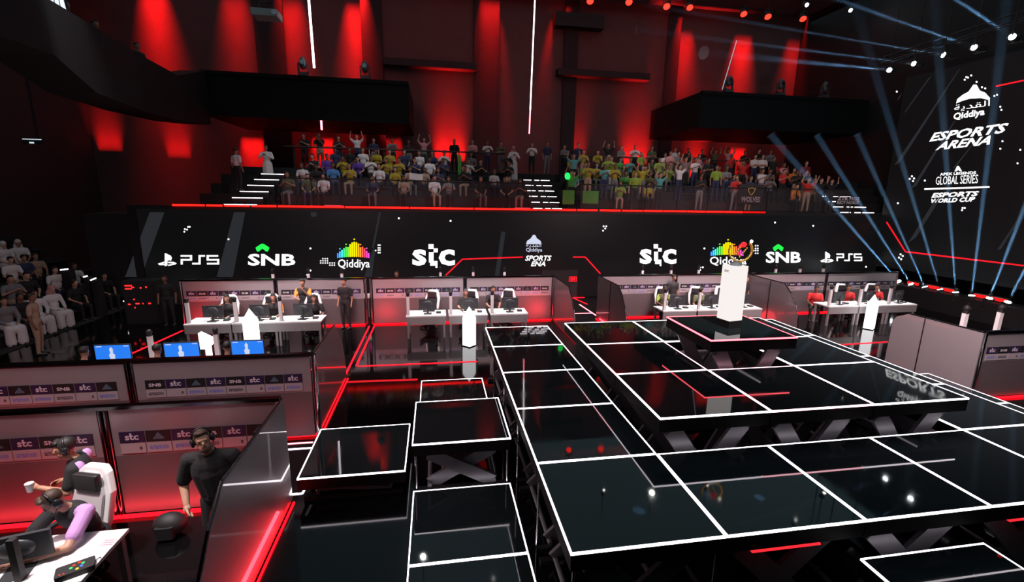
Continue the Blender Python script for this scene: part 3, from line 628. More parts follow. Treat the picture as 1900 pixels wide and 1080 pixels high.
def booth_wall(label, x0, x1, Y, npan=2, wings=(), short=False, strip=True, led=True, h=1.65, posts=True, ledside=-1, letters=True):
    t = thing('booth_wall', label, 'booth wall', ((x0+x1)/2, Y, 0)); cx = (x0+x1)/2
    wd = (x1-x0)/npan
    for k in range(npan):
        a, c = x0+k*wd-cx+.07, x0+(k+1)*wd-cx-.07
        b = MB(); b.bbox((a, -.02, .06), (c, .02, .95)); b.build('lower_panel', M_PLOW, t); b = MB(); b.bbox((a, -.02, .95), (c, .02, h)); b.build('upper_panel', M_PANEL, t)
        if strip:
            n = max(1, int((c-a)/.325)); s0 = a+((c-a)-n*.325)/2
            b = MB(); tx = MB()
            for i in range(n):
                u = s0+i*.325; kind = (i+k) % 4
                b.bbox((u+.006, -.03, 1.145), (u+.315, -.021, 1.31), 0 if kind in (0, 2) else 1)
                b.bbox((u+.006, -.03, .985), (u+.315, -.021, 1.135), 2)
                if letters:
                    q = lambda a0, a1, z0, z1: (Vector((u+a0, -.032, z0)), Vector((u+a1, -.032, z0)), Vector((u+a0, -.032, z1)))
                    if kind in (0, 2):
                        tx.text('stc', q(.075, .245, 1.185, 1.27), 0, .025); tx.bbox((u+.135, -.033, 1.255), (u+.16, -.031, 1.285), 0)
                    elif kind == 1: tx.text('SNB', q(.06, .26, 1.19, 1.25), 0, .03); 
                    else:
                        for jj in range(7): hh = (.03, .05, .08, .1, .08, .05, .03)[jj]; tx.bbox((u+.1+jj*.02, -.033, 1.18), (u+.112+jj*.02, -.031, 1.18+hh), 3)
                    lw, li = LOWW[kind]
                    if kind == 2: tx.bbox((u+.24, -.033, 1.04), (u+.27, -.031, 1.08), 2)
                    else: tx.text(lw, q(.04, .275, 1.03, 1.085), li, .02)
            st = b.build('sponsor_strip', [M_TDARK, M_TBLK, M_TWHITE], t)
            if letters: tx.build('lettering', [M_INKW, M_INKB, M_INKD, mat('dim teal ink', (.1, .16, .22), .5)], st)
    b = MB(); b.bbox((x0-cx, -.05, h), (x1-cx, .05, h+.05)); b.build('top_rail', M_RAIL, t)
    for k in range(npan+1):
        x = x0+k*wd-cx
        b = MB()
        if 0 < k < npan: b.tube((x-.035, -.03, 0), (x-.035, -.03, h), .028); b.tube((x+.035, -.03, 0), (x+.035, -.03, h), .028); b.bbox((x-.06, -.01, 0), (x+.06, .04, h))
        else: b.tube((x, 0, 0), (x, 0, h+.02), .045)
        b.build('post', M_RAIL if 0 < k < npan else M_CHROME, t)
    if led:
        b = MB(); b.bbox((x0-cx+.06, ledside*.06-.02, .01), (x1-cx-.06, ledside*.06+.02, .05)); b.build('base_light', M_LEDBASE, t)
    for (wx, dy, out) in wings:
        poly = [(0, .04), (2.85, .04), (2.78, .6), (2.6, 1.02), (2.32, 1.36), (1.95, h), (0, h)]
        if short: poly = [(0, .04), (2.15, .04), (2.13, 1.36), (2.05, 1.5), (1.75, h), (0, h)]
        b = MB(); b.prism([(u*dy, v) for u, v in poly], lambda u, v, tt: Vector((wx-cx+tt, u, v)), -.02, .02); wp = b.build('wing_panel', M_WING, t)
        b = MB(); b.path([Vector((wx-cx, u*dy, v+.012)) for u, v in poly[1:]], .022, 6); b.build('edge_rail', M_RAIL, wp)
        if Y > 12 or short:
            b = MB(); b.tube((wx-cx+out*.03, dy*1.3, .04), (wx-cx+out*.03, dy*1.3, h), .012, n=6); b.build('joint_rail', M_RAIL, wp)
        b = MB(); b.bbox((wx-cx+out*.05-.012, dy*.05, .005), (wx-cx+out*.05+.012, dy*2.85, .03)); b.build('base_light', M_LEDBASE, wp)
    return t
booth_wall('grey booth wall behind the players of the back left booth', -8.25, -2.42, 16.3, 2)
booth_wall('grey booth wall behind the middle booth at the back, open desk in front', -2.25, 4.3, 16.3, 2, [(-2.27, -1, 1), (4.32, -1, 1)][1:])
booth_wall('grey booth wall behind the green shirted players right of the aisle', 6.15, 12.2, 16.3, 2, [(6.05, -1, -1)])
booth_wall('grey booth wall behind the red shirted players at the back right', 12.42, 19.3, 16.3, 2, [(12.3, -1, -1)])
booth_wall('long sponsor-striped booth wall in the middle of the left side, screens beyond it', -8.3, -2.24, 8.5, 2, [(-2.27, 1, 1)], ledside=1)
booth_wall('sponsor-striped booth wall nearest the camera, behind the referee', -9.0, -2.24, 6.6, 3, [(-2.21, -1, 1)])
booth_wall('grey booth wall with sponsor strip at the right front edge', 12.55, 18.8, 8.3, 2, [(12.5, 1, -1)], short=True)

M_MON = mat('monitor back', (.035, .04, .045), .45)
def desk(label, loc, rz=0, wd=1.27, dp=.62, group='white gaming desks'):
    t = thing('gaming_desk', label, 'desk', loc, rz, group)
    b = MB(); b.bbox((-wd/2, -dp/2, .715), (wd/2, dp/2, .755)); b.build('tabletop', M_WHITE, t)
    b = MB(); b.bbox((-wd/2+.01, -dp/2, .46), (wd/2-.01, -dp/2+.03, .714)); b.build('front_panel', M_GREY, t)
    for sx in (-1, 1):
        b = MB(); b.bbox((sx*(wd/2-.06)-.03, -dp/2+.04, 0), (sx*(wd/2-.06)+.03, -dp/2+.1, .714)); b.build('leg', M_GREY, t)
        b = MB(); b.bbox((sx*(wd/2-.06)-.03, dp/2-.1, 0), (sx*(wd/2-.06)+.03, dp/2-.04, .714)); b.build('leg', M_GREY, t)
    return t
def monitor(label, loc, rz=0, screen=None, group='gaming monitors on the desks'):
    """the screen faces +y, the back faces -y"""
    t = thing('gaming_monitor', label, 'monitor', loc, rz, group)
    b = MB(); b.rbox((0, 0, .3), (.58, .035, .35), .015, M=None); b.ell((0, -.02, .3), (.17, .03, .13)); b.build('housing', M_MON, t)
    b = MB(); b.bbox((-.275, .0185, .14), (.275, .022, .46)); b.build('screen', screen or mat('screen dark', (.02, .03, .05), .2, emit=(.1, .25, .6), strength=.5), t)
    b = MB(); b.bbox((-.03, -.07, 0), (.03, -.035, .32)); b.box((0, -.06, .008), (.24, .2, .016)); b.build('stand', M_MON, t)
    return t
def camera_post(label, loc, h=.62, group='white camera posts on the desks'):
    t = thing('camera_post', label, 'camera post', loc, 0, group)
    b = MB(); b.bbox((-.045, -.035, 0), (.045, .035, h)); b.build('post', M_WHITE, t)
    b = MB(); b.tube((0, 0, h), (0, 0, h+.05), .05, n=10); b.ell((0, 0, h+.09), (.06, .06, .065)); b.tube((0, -.05, h+.1), (0, -.075, h+.1), .03, n=8); b.build('camera', M_BLACK, t)
    return t
def keyboard(label, loc, rz=0, group='keyboards on the desks'):
    t = thing('keyboard', label, 'keyboard', loc, rz, group)
    b = MB(); b.bbox((-.19, -.065, 0), (.19, .065, .02)); b.build('case', M_BLACK, t)
    b = MB()
    for i in range(12):
        for j in range(4): b.bbox((-.18+i*.03, -.055+j*.028, .02), (-.155+i*.03, -.032+j*.028, .028))
    b.build('keys', M_DARK, t)
    return t
def chair(label, loc, rz=0, group='white and black gaming chairs', back=M_WHITE, pad=None):
    """the sitter faces -y"""
    t = thing('gaming_chair', label, 'chair', loc, rz, group)
    sh = [(-.17, .42), (-.25, .62), (-.275, .98), (-.2, 1.2), (-.13, 1.27), (.13, 1.27), (.2, 1.2), (.275, .98), (.25, .62), (.17, .42)]
    fn = lambda u, v, tt: Vector((u, .24+(v-.45)*.22+tt+abs(u)*-.12, v))
    b = MB(); b.prism(sh, fn, .0, .09); b.build('backrest', back, t, bevel=.02)
    b = MB(); b.prism([(u*.72, .45+(v-.42)*.9) for u, v in sh], fn, -.04, -.001); b.build('back_padding', pad or mat('black chair leather', (.015, .014, .016), .35), t)
    b = MB(); b.rbox((0, .02, .45), (.52, .52, .1), .08); b.build('seat', mat('black chair leather', (.015, .014, .016), .35), t, bevel=.02)
    for sx in (-1, 1):
        b = MB(); b.bbox((sx*.3-.03, -.1, .63), (sx*.3+.03, .16, .67)); b.bbox((sx*.3-.015, .0, .44), (sx*.3+.015, .06, .63)); b.build('armrest', M_BLACK, t)
    b = MB(); b.rbox((0, .31, 1.12), (.34, .08, .21), .03); b.build('head_pillow', mat('black pillow', (.02, .019, .021), .4), t, bevel=.02)
    b = MB(); b.tube((0, .02, .1), (0, .02, .4), .03); 
    for k in range(5): a = k*2*pi/5; b.tube((0, .02, .09), (.28*cos(a), .02+.28*sin(a), .06), .022, n=6); b.ell((.28*cos(a), .02+.28*sin(a), .03), (.03, .03, .03), nu=8, nv=6)
    b.build('base', M_BLACK, t)
    return t

# ------------------------------------------------------------------ people
class Body:
    """one continuous figure: overlapping volumes fused into a single skin"""
    def __init__(s): s.p = []
    def cap(s, a, b, r0, r1, tag): s.p.append(('c', np.array(a, float), np.array(b, float), r0, r1, tag))
    def ell(s, c, r, tag, R=None): s.p.append(('e', np.array(c, float), np.array(r, float), np.eye(3) if R is None else np.array(R), 0, tag))
    def dist(s, P):
        out = []
        for k, a, b, r0, r1, tag in s.p:
            if k == 'c':
                d = b-a; t = np.clip(((P-a) @ d)/max(1e-9, d @ d), 0, 1); out.append(np.linalg.norm(P-a-t[:, None]*d, axis=1)-(r0+(r1-r0)*t))
            else:
                q = (P-a) @ r0; out.append((np.linalg.norm(q/b, axis=1)-1)*b.min())
        return np.array(out)
    def mesh(s, name, tags, mats, voxel=.022, smooth=2):
        mb = MB()
        for k, a, b, r0, r1, tag in s.p:
            if k == 'c':
                d = Vector(b-a); l = max(d.length, 1e-4); R = d.to_track_quat('Z', 'Y').to_matrix() if d.length > 1e-5 else Matrix.Identity(3)
                n = 12; prof = [(r0*sin(t), -r0*cos(t)) for t in (0.01, .5, 1.0, pi/2)]+[(r1*sin(t), l+r1*cos(t)) for t in (pi/2, 1.0, .5, .01)]
                vs = [R @ Vector((r*cos(2*pi*i/n), r*sin(2*pi*i/n), z))+Vector(a) for r, z in prof for i in range(n)]
                fs = [(j*n+i, j*n+(i+1) % n, (j+1)*n+(i+1) % n, (j+1)*n+i) for j in range(len(prof)-1) for i in range(n)]+[list(range(n))[::-1], [(len(prof)-1)*n+i for i in range(n)]]
                mb.add(vs, fs)
            else: mb.ell(a, b, 0, Matrix(r0.tolist()), 16, 11)
        o = mb.build(name, [])
        m = o.modifiers.new('fuse', 'REMESH'); m.mode = 'VOXEL'; m.voxel_size = voxel
        if smooth: q = o.modifiers.new('relax', 'SMOOTH'); q.factor = .5; q.iterations = smooth
        me = bpy.data.meshes.new_from_object(o.evaluated_get(bpy.context.evaluated_depsgraph_get()))
        old = o.data; bpy.data.objects.remove(o); bpy.data.meshes.remove(old)
        me.name = name; me.materials.clear()
        for x in mats: me.materials.append(x)
        P = np.array([p.center[:] for p in me.polygons]); D = s.dist(P); w_ = D.argmin(0)
        idx = [tags.index(s.p[i][5]) for i in w_]
        me.polygons.foreach_set('material_index', idx); me.polygons.foreach_set('use_smooth', [True]*len(idx)); me.update()
        return me
def rotm(yaw=0, pitch=0, roll=0):
    return np.array(Matrix.Rotation(yaw, 3, 'Z') @ Matrix.Rotation(pitch, 3, 'X') @ Matrix.Rotation(roll, 3, 'Y'))
TAGS = ['skin', 'shirt', 'pants', 'shoe', 'hair', 'trim']
def head_on(B, c, R, detail=False, hair='short', beard=False, tag_hair='hair'):
    c = np.array(c, float); f = lambda x, y, z: c+R @ np.array([x, y, z])
    B.ell(f(0, 0, .02), (.074, .092, .105), 'skin', R); B.ell(f(0, -.028, -.055), (.055, .062, .062), 'skin', R)
    B.ell(f(0, -.1, -.012), (.014, .02, .026), 'skin', R)
    for sx in (-1, 1): B.ell(f(sx*.077, .01, -.005), (.012, .02, .032), 'skin', R)
    if detail:
        B.ell(f(0, -.084, .03), (.055, .014, .011), 'skin', R); B.ell(f(0, -.084, -.066), (.028, .012, .008), 'lip', R)
        B.ell(f(0, -.078, -.098), (.028, .02, .018), 'skin', R)
        for sx in (-1, 1): B.ell(f(sx*.031, -.081, .006), (.012, .008, .0055), 'eye', R); B.ell(f(sx*.032, -.088, .027), (.019, .007, .0045), 'hair', R)
        if beard: B.ell(f(0, -.05, -.088), (.06, .052, .042), 'beard', R); B.ell(f(0, -.092, -.049), (.03, .012, .006), 'beard', R)
    if hair == 'short': B.ell(f(0, .022, .052), (.083, .093, .088), tag_hair, R); B.ell(f(0, -.06, .1), (.06, .035, .025), tag_hair, R)
    elif hair == 'long': B.ell(f(0, .025, .045), (.088, .1, .098), tag_hair, R); B.ell(f(0, .075, -.1), (.085, .05, .15), tag_hair, R)
    elif hair == 'scarf': B.ell(f(0, .018, .05), (.092, .105, .098), tag_hair, R); B.ell(f(0, .06, -.12), (.13, .07, .16), tag_hair, R)
def arm(B, sh, el, ha, sleeve='short', r=1.0, fingers=None):
    sh, el, ha = [np.array(q, float) for q in (sh, el, ha)]
    if sleeve == 'short':
        k = sh+(el-sh)*.62; B.cap(sh, k, .066*r, .062*r, 'trim'); B.cap(sh+(el-sh)*.5, el, .046*r, .04*r, 'skin'); B.cap(el, ha, .04*r, .028*r, 'skin')
    else: B.cap(sh, el, .066*r, .053*r, 'trim'); B.cap(el, el+(ha-el)*.93, .052*r, .04*r, 'shirt'); B.cap(el+(ha-el)*.9, ha, .03*r, .03*r, 'skin')
    d = (ha-el)/np.linalg.norm(ha-el); B.cap(ha, ha+d*.07, .036*r, .03*r, 'skin')
    if fingers is not None:
        side, nrm = [np.array(q, float) for q in fingers]; side = side/np.linalg.norm(side); nrm = nrm/np.linalg.norm(nrm)
        for k, ln in enumerate((.066, .078, .072, .055)):
            b0 = ha+d*.085+side*(.03-.02*k); m1 = b0+d*ln*.55+nrm*ln*.18; e1 = m1+d*ln*.2+nrm*ln*.45
            B.cap(b0-d*.02, m1, .0105, .0095, 'skin'); B.cap(m1, e1, .0095, .008, 'skin')
        t0 = ha+d*.025+side*.032; t1 = t0+d*.035+side*.03+nrm*.015; B.cap(t0, t1, .013, .011, 'skin'); B.cap(t1, t1+d*.03+nrm*.012, .011, .009, 'skin')
def person_pose(kind, fat=1.0):
    """local space: feet on z=0, facing -y"""
    B = Body()
    sit = kind.startswith('sit')
    if sit:
        pel = np.array([0, .05, .53]); ch = np.array([0, .02, .98]); 
        if 'lean' in kind: ch = np.array([0, -.14, .95])
        nk = ch+np.array([0, -.02, .14]); hd = nk+np.array([0, -.03, .16])
        for s in (-1, 1):
            hip = pel+[s*.09, 0, 0]; kn = np.array([s*.13, -.4, .5]); an = np.array([s*.13, -.38, .09])
            if 'robe' in kind: B.cap(hip, kn, .12, .1, 'pants'); B.cap(kn, an, .11, .12, 'pants')
            else: B.cap(hip, kn, .093, .066, 'pants'); B.cap(kn, an, .062, .045, 'pants')
            B.cap(an+[0, .03, -.05], an+[0, -.15, -.06], .04, .033, 'shoe')
        if 'robe' in kind: B.cap([0, -.1, .5], [0, -.38, .48], .13, .11, 'pants')
    else:
        pel = np.array([0, 0, .93]); ch = np.array([0, 0, 1.33]); nk = ch+np.array([0, .0, .13]); hd = nk+np.array([0, -.02, .16])
        for s in (-1, 1):
            hip = pel+[s*.09, 0, -.02]; kn = np.array([s*.11, -.02, .5]); an = np.array([s*.12, .02, .09])
            if 'robe' in kind: B.cap(hip, an, .12, .13, 'pants')
            else: B.cap(hip, kn, .095, .066, 'pants'); B.cap(kn, an, .063, .045, 'pants')
            B.cap(an+[0, .03, -.05], an+[0, -.15, -.06], .04, .033, 'shoe')
        if 'robe' in kind: B.cap(pel, [0, 0, .15], .15, .17, 'pants')
    mid = (pel+ch)/2
    B.ell(pel+[0, 0, .02], (.165*fat, .125*fat, .13), 'pants'); B.ell(mid, (.155*fat, .12*fat, .2), 'shirt'); B.ell(ch-[0, 0, .02], (.18*fat, .125*fat, .16), 'shirt')
    B.cap(ch+[-.15, 0, .05], ch+[.15, 0, .05], .075, .075, 'shirt'); B.cap(ch+[0, 0, .08], nk+[0, -.01, .07], .055, .05, 'skin')
    yaw = {'sit_b': .5, 'stand_b': -.5}.get(kind, 0)
    head_on(B, hd, rotm(yaw, .1 if sit else 0), False, 'scarf' if 'scarf' in kind else ('long' if 'long' in kind else 'short'))
    for s in (-1, 1):
        sh = ch+[s*.19, 0, .05]
        if 'clap' in kind: el = sh+[s*.1, -.1, -.22]; ha = ch+[s*.045, -.3, -.03]
        elif 'up' in kind: el = sh+[s*.14, -.06, .17]; ha = el+[-s*.06, -.05, .24]
        elif 'cross' in kind: el = sh+[s*.06, -.06, -.27]; ha = ch+[-s*.1, -.2, -.14]
        elif 'phone' in kind: el = sh+[s*.05, -.12, -.22]; ha = (ch+[s*.03, -.3, .16]) if s > 0 else (ch+[-.12, -.22, -.2])
        elif 'type' in kind: el = sh+[s*.07, -.12, -.24]; ha = np.array([s*.14, -.5, .8])
        elif sit: el = sh+[s*.06, -.06, -.27]; ha = np.array([s*.12, -.3, .64])
        else: el = sh+[s*.06, .03, -.29]; ha = el+[-s*.0, -.08, -.24]
        arm(B, sh, el, ha, 'long' if ('robe' in kind or 'type_l' in kind) else 'short')
    return B
SKINS = [mat('skin tone %d' % i, c, .5) for i, c in enumerate([(.5, .28, .19), (.36, .19, .12), (.22, .11, .07), (.58, .35, .25)])]
HAIRS = [mat('hair black', (.012, .01, .01), .6), mat('hair brown', (.05, .028, .016), .6), mat('red checked scarf', (.55, .25, .27), .8, noise=.5, nscale=120), mat('white scarf', (.7, .68, .68), .8), mat('dark cap', (.05, .05, .06), .7), mat('pale cap', (.7, .66, .6), .7)]
M_SHOE = mat('shoe', (.06, .06, .06), .5)
CLOTH = {}
def cloth(n, c):
    CLOTH[n] = mat('cloth '+n, c, .85, noise=.12, nscale=25); return CLOTH[n]
for n_, c_ in dict(white=(.75, .73, .73), black=(.015, .015, .017), grey=(.2, .2, .21), purple=(.13, .06, .38), blue=(.08, .25, .55), yellow=(.42, .34, .03), green=(.08, .35, .06), lime=(.26, .4, .05), red=(.6, .03, .03),
                   pink=(.7, .3, .32), navy=(.03, .04, .1), tan=(.4, .28, .2), olive=(.09, .11, .05), orange=(.8, .25, .03), maroon=(.2, .02, .03), teal=(.1, .35, .35)).items(): cloth(n_, c_)
POSES = {}
def pose(kind):
    if kind not in POSES: POSES[kind] = person_pose(kind).mesh('person_'+kind, TAGS, [SKINS[0], CLOTH['white'], CLOTH['navy'], M_SHOE, HAIRS[0], CLOTH['white']])
    return POSES[kind]
def person(kind, loc, rz, shirt, pants, label, skin=0, hair=0, group=None, scale=1.0, trim=None):
    me = pose(kind); o = bpy.data.objects.new('person', me); COL.objects.link(o)
    o.location = loc; o.rotation_euler = (0, 0, rz); o.scale = (scale,)*3
    for i, m in enumerate([SKINS[skin], CLOTH[shirt], CLOTH[pants], M_SHOE, HAIRS[hair], CLOTH[trim or shirt]]):
        o.material_slots[i].link = 'OBJECT'; o.material_slots[i].material = m
    return tag(o, label, 'person', group)

# ------------------------------------------------------------------ trophy plinth and light pillars
PX, PY = 5.17, 7.22
t = thing('trophy_plinth', 'tall glowing white plinth standing on the highest red-edged platform', 'plinth', (PX, PY, TOPZ), radians(12))
b = MB(); b.bbox((-.14, -.14, 0), (.14, .14, .13)); b.build('foot', M_BLACK, t)
b = MB(); b.bbox((-.145, -.145, .13), (.145, .145, 1.1)); b.build('lit_column', glow('warm white plinth', (1, .93, .9), .95), t)
b = MB(); b.text('ESPORTS', (Vector((-.148, .085, .98)), Vector((-.148, -.01, .98)), Vector((-.148, .085, 1.02))), 0, .03); b.build('lettering', M_INKD, t)
t = thing('trophy', 'gold ring trophy with a red heart standing on the white plinth', 'trophy', (PX, PY, TOPZ+1.1), radians(-8))
b = MB(); b.tube((0, 0, 0), (0, 0, .05), .1, .075, 16); b.tube((0, 0, .05), (0, 0, .085), .05, .04, 12); b.build('base', mat('trophy glass', (.5, .5, .55), .1, .6), t)
M_GOLD = mat('gold', (.95, .58, .12), .38, .9)
b = MB()
arc = [(.06+.2*cos(a), .26+.19*sin(a)) for a in [radians(d) for d in range(-205, 45, 9)]]
for i, (u, v) in enumerate(arc): b.ell((u, 0, v), (.017+.011*(i/len(arc)),)*3, nu=7, nv=5)
for (u0, v0), (u1, v1) in zip(arc[:-1], arc[1:]): b.tube((u0, .012, v0), (u1, .012, v1), .014, n=6)
b.build('gold_ring', M_GOLD, t)
b = MB()
for k in range(6): b.ell((-.02+.02*k, 0, .2+.035*k), (.022, .02, .022), nu=6, nv=4); b.ell((.05+.022*k, -.01, .15+.03*k), (.017, .018, .02), nu=6, nv=4)
b.build('gold_stem', M_GOLD, t)
b = MB(); b.ell((.1, 0, .36), (.06, .04, .05), nu=6, nv=4); b.ell((.05, .01, .33), (.03, .03, .035), nu=5, nv=4); b.build('red_heart', mat('red crystal', (.8, .02, .03), .1, .2, emit=(1, .02, .03), strength=.8), t)
b = MB(); b.ell((.225, -.01, .42), (.03, .03, .03), nu=6, nv=4); b.build('crystal', glow('crystal spark', (1, .9, .7), 6), t)  # sparkle of the crystal put in as emission

def pillar(label, x, y, h, r, rz=0, z0=0):
    t = thing('light_pillar', label, 'light pillar', (x, y, z0), rz, 'glowing white arrow pillars')
    b = MB(); n = 4; hs = h-.34
    for i in range(n):
        a0, a1 = pi/4+i*pi/2, pi/4+(i+1)*pi/2
        p, q = Vector((r*cos(a0), r*sin(a0), .03)), Vector((r*cos(a1), r*sin(a1), .03)); u = Vector((0, 0, hs-.03))
        b.add([p, q, q+u, Vector((0, 0, h)), p+u], [(0, 1, 2, 3, 4)])
    b.build('lit_shade', M_MARK, t)
    b = MB(); b.bbox((-r*.72, -r*.72, 0), (r*.72, r*.72, .03)); b.build('base', M_DKMETAL, t)
pillar('glowing white pillar with pointed top before the middle booth, mirrored in the floor', .98, 13.6, 1.25, .205, pi/4)
pillar('glowing white pillar with pointed top before the desks of the back left booth', -5.17, 13.5, 1.36, .2, pi/4+.35)
pillar('glowing white pillar with pointed top between the stage and the red shirted players', 15.65, 13.9, 1.3, .21, pi/4-.2)

# ------------------------------------------------------------------ desks, monitors, chairs of every booth
BOOTHS = {'back left booth': [-6.6, -5.32, -4.08], 'middle booth': [-.33, 1.02, 2.37], 'green team booth': [8.35, 9.65, 10.9], 'red team booth': [14.95, 16.25, 17.55]}
DY = {'back left booth': 14.55, 'middle booth': 14.85, 'green team booth': 14.7, 'red team booth': 14.75}
POS3 = ['left', 'middle', 'right']
M_SCRB = mat('game lobby screen', (.01, .05, .2), .2, emit=(.02, .2, .85), strength=1.0)
d0 = m0 = c0 = p0_ = k0 = None
for bn, xs in BOOTHS.items():
    for i, x in enumerate(xs):
        y = DY[bn]; lab = 'white gaming desk, %s of the three in the %s' % (POS3[i], bn)
        dw = xs[1]-xs[0]-.02
        d0 = desk(lab, (x, y, 0), 0, dw, .75) if d0 is None else dup(d0, (x, y, 0), 0, lab)
        lab = 'black monitor seen from behind on the %s desk of the %s' % (POS3[i], bn)
        m0 = monitor(lab, (x+.05, y-.05, .755), rnd.uniform(-.12, .12)) if m0 is None else dup(m0, (x+.05, y-.05, .755), rnd.uniform(-.15, .15), lab)
        lab = 'white camera post at the left end of the %s desk of the %s' % (POS3[i], bn)
        p0_ = camera_post(lab, (x-dw/2+.1, y-.25, .755)) if p0_ is None else dup(p0_, (x-dw/2+.1, y-.25, .755), 0, lab)
        lab = 'black keyboard on the %s desk of the %s' % (POS3[i], bn)
        k0 = keyboard(lab, (x+.05, y+.22, .755)) if k0 is None else dup(k0, (x+.08, y+.22, .755), .1, lab)
        lab = 'white and black gaming chair behind the %s desk of the %s' % (POS3[i], bn)
        if (bn, i) != ('red team booth', 0): c0 = chair(lab, (x+.05, y+.85, 0), .1) if c0 is None else dup(c0, (x+.05, y+.85, 0), rnd.uniform(-.5, .5), lab)
        b = MB(); b.bbox((x+.32, y-.1, .755), (x+.47, y+.06, .80)); o = tag(b.build('audio_box', M_BLACK), 'small black audio box on the %s desk of the %s' % (POS3[i], bn), 'audio box', 'audio boxes on the desks')
        b = MB()
        for q in range(3): b.ell((x+.36+q*.035, y-.04, .802), (.012, .012, .006), q, nu=8, nv=4)
        lt = b.build('lights', [glow('rgb red', (1, .05, .02), 2), glow('rgb green', (.05, 1, .2), 2), glow('rgb blue', (.1, .2, 1), 2)], o)
# middle left booth: players face away, screens face the camera
for i, x in enumerate([-7.25, -5.9, -4.55]):
    w3 = POS3[i]
    dup(d0, (x, 10.9, 0), pi, 'white gaming desk beyond the striped wall of the middle left booth, %s of three' % w3)
    o = monitor('monitor with a blue game screen above the striped wall, %s of three' % w3, (x+.33, 10.75, .755), pi+(.0, .05, -.03)[i], M_SCRB, 'blue lit monitors of the middle left booth')
    o.scale = (1.22, 1, 1.12)
    b = MB()                                                  # what the screen shows: a pale figure and small captions
    b.prism([(-.04, .16), (.03, .16), (.045, .27), (.02, .3), (.03, .38), (.0, .43), (-.03, .38), (-.02, .3), (-.05, .27)], lambda u, v, tt: Vector((u+.02, .0225+tt, v)), 0, .0008)
    b.bbox((-.26, .0225, .43), (-.18, .0232, .445)); b.bbox((.16, .0225, .43), (.25, .0232, .445)); b.build('game_figure', glow('pale game figure', (.7, .75, .95), .9), o)
    if i: dup(p0_, (x-.42, 11.0, .755), 0, 'white camera post standing beyond the striped wall, %s of the two' % ('left', 'right')[i-1])
    dup(c0, (x+.1, 10.05, 0), pi, 'white gaming chair seen from behind above the striped wall, %s of three' % w3)
    dup(k0, (x+.33, 10.45, .755), pi, 'black keyboard under the %s blue monitor of the middle left booth' % w3)
t = thing('light_pillar', 'small glowing white arrow beside the middle blue monitor', 'light pillar', (-5.28, 11.3, .0), 0)
b = MB(); b.prism([(-.05, 0), (-.05, .95), (-.16, .95), (-.16, 1.34), (.18, 1.14), (.02, .98), (.02, 0)], lambda u, v, tt: Vector((u, tt, v)), -.08, .08); b.build('lit_shade', M_MARK, t)
# right front booth: only camera posts and a lamp show above its wall
for i, (px_, nm) in enumerate([(1807, 'left'), (1872, 'right')]):
    p = px_y(px_, 605, 9.6); dup(d0, (p.x+.3, 9.9, 0), pi, 'white gaming desk behind the right front wall, %s of two' % nm); dup(p0_, (p.x, 9.85, .755), 0, 'white camera post above the right front wall, %s of two' % nm).scale = (1.3, 1.3, 1.5)
b = MB(); b.prism([(-.2, 0), (.2, 0), (.12, .22)], lambda u, v, tt: Vector((u+14.05, 9.7+tt, v+1.62)), -.06, .06)
# nearest booth
near = dup(d0, (-4.17, 4.9, 0), 0, 'white gaming desk nearest the camera at the lower left'); dup(d0, (-5.46, 4.9, 0), 0, 'white gaming desk at the left picture edge beside the nearest desk')
dup(m0, (-4.25, 4.8, .755), .25, 'large black monitor back on the nearest desk').scale = (.95, 1.2, .8)
b = MB(); b.bbox((-4.165, 4.6, .755), (-4.10, 4.66, 1.22)); tag(b.build('monitor_pole', M_BLACK), 'black pole standing on the nearest desk before the monitor', 'pole')
chair('white and black gaming chair with black head pillow behind the nearest player', (-4.28, 5.42, 0), -.3, pad=mat('pale chair leather', (.6, .58, .6), .4))
b = MB(); b.box((-3.85, 4.93, .7565), (.62, .48, .003), rz=.04); b.build_ = None
mt = tag(b.build('desk_mat', mat('white mat', (.85, .84, .86), .5)), 'white mat on the nearest desk under the player arm', 'mat')
b = MB()
for i in range(3): b.bbox((-3.68, 5.02+i*.035, .7582), (-3.56, 5.035+i*.035, .7588))
b.build('print', mat('pink print', (.6, .25, .3), .6), mt)
p = px_z(140, 1056, .79); t = thing('audio_box', 'black audio box with rainbow lights on the nearest desk corner', 'audio box', (p.x, p.y, .757), .5)
b = MB(); b.rbox((0, 0, .03), (.3, .17, .06), .02); b.build('body', M_BLACK, t)
b = MB()
for k, (u, v) in enumerate([(.03, .05), (.06, .02), (.05, -.02), (.02, -.045), (-.01, .03), (-.03, 0)]): b.ell((u, v, .062), (.014, .014, .005), k % 4, nu=8, nv=4)
for k in range(2): b.ell((-.11+.03*k, -.05, .062), (.008, .008, .004), 0, nu=8, nv=4)
b.build('lights', [MATS['rgb red'], MATS['rgb green'], MATS['rgb blue'], glow('rgb yellow', (1, .7, .05), 2)], t)
b = MB(); c_ = [Vector((p.x+.12+.06*sin(k*.55)*(k*.12), p.y+.05+.02*k, .775+.03*sin(k*.6))) for k in range(9)]; b.path(c_, .004, 6); tag(b.build('cable', M_DARK), 'thin grey cable looping from the audio box on the nearest desk', 'cable')
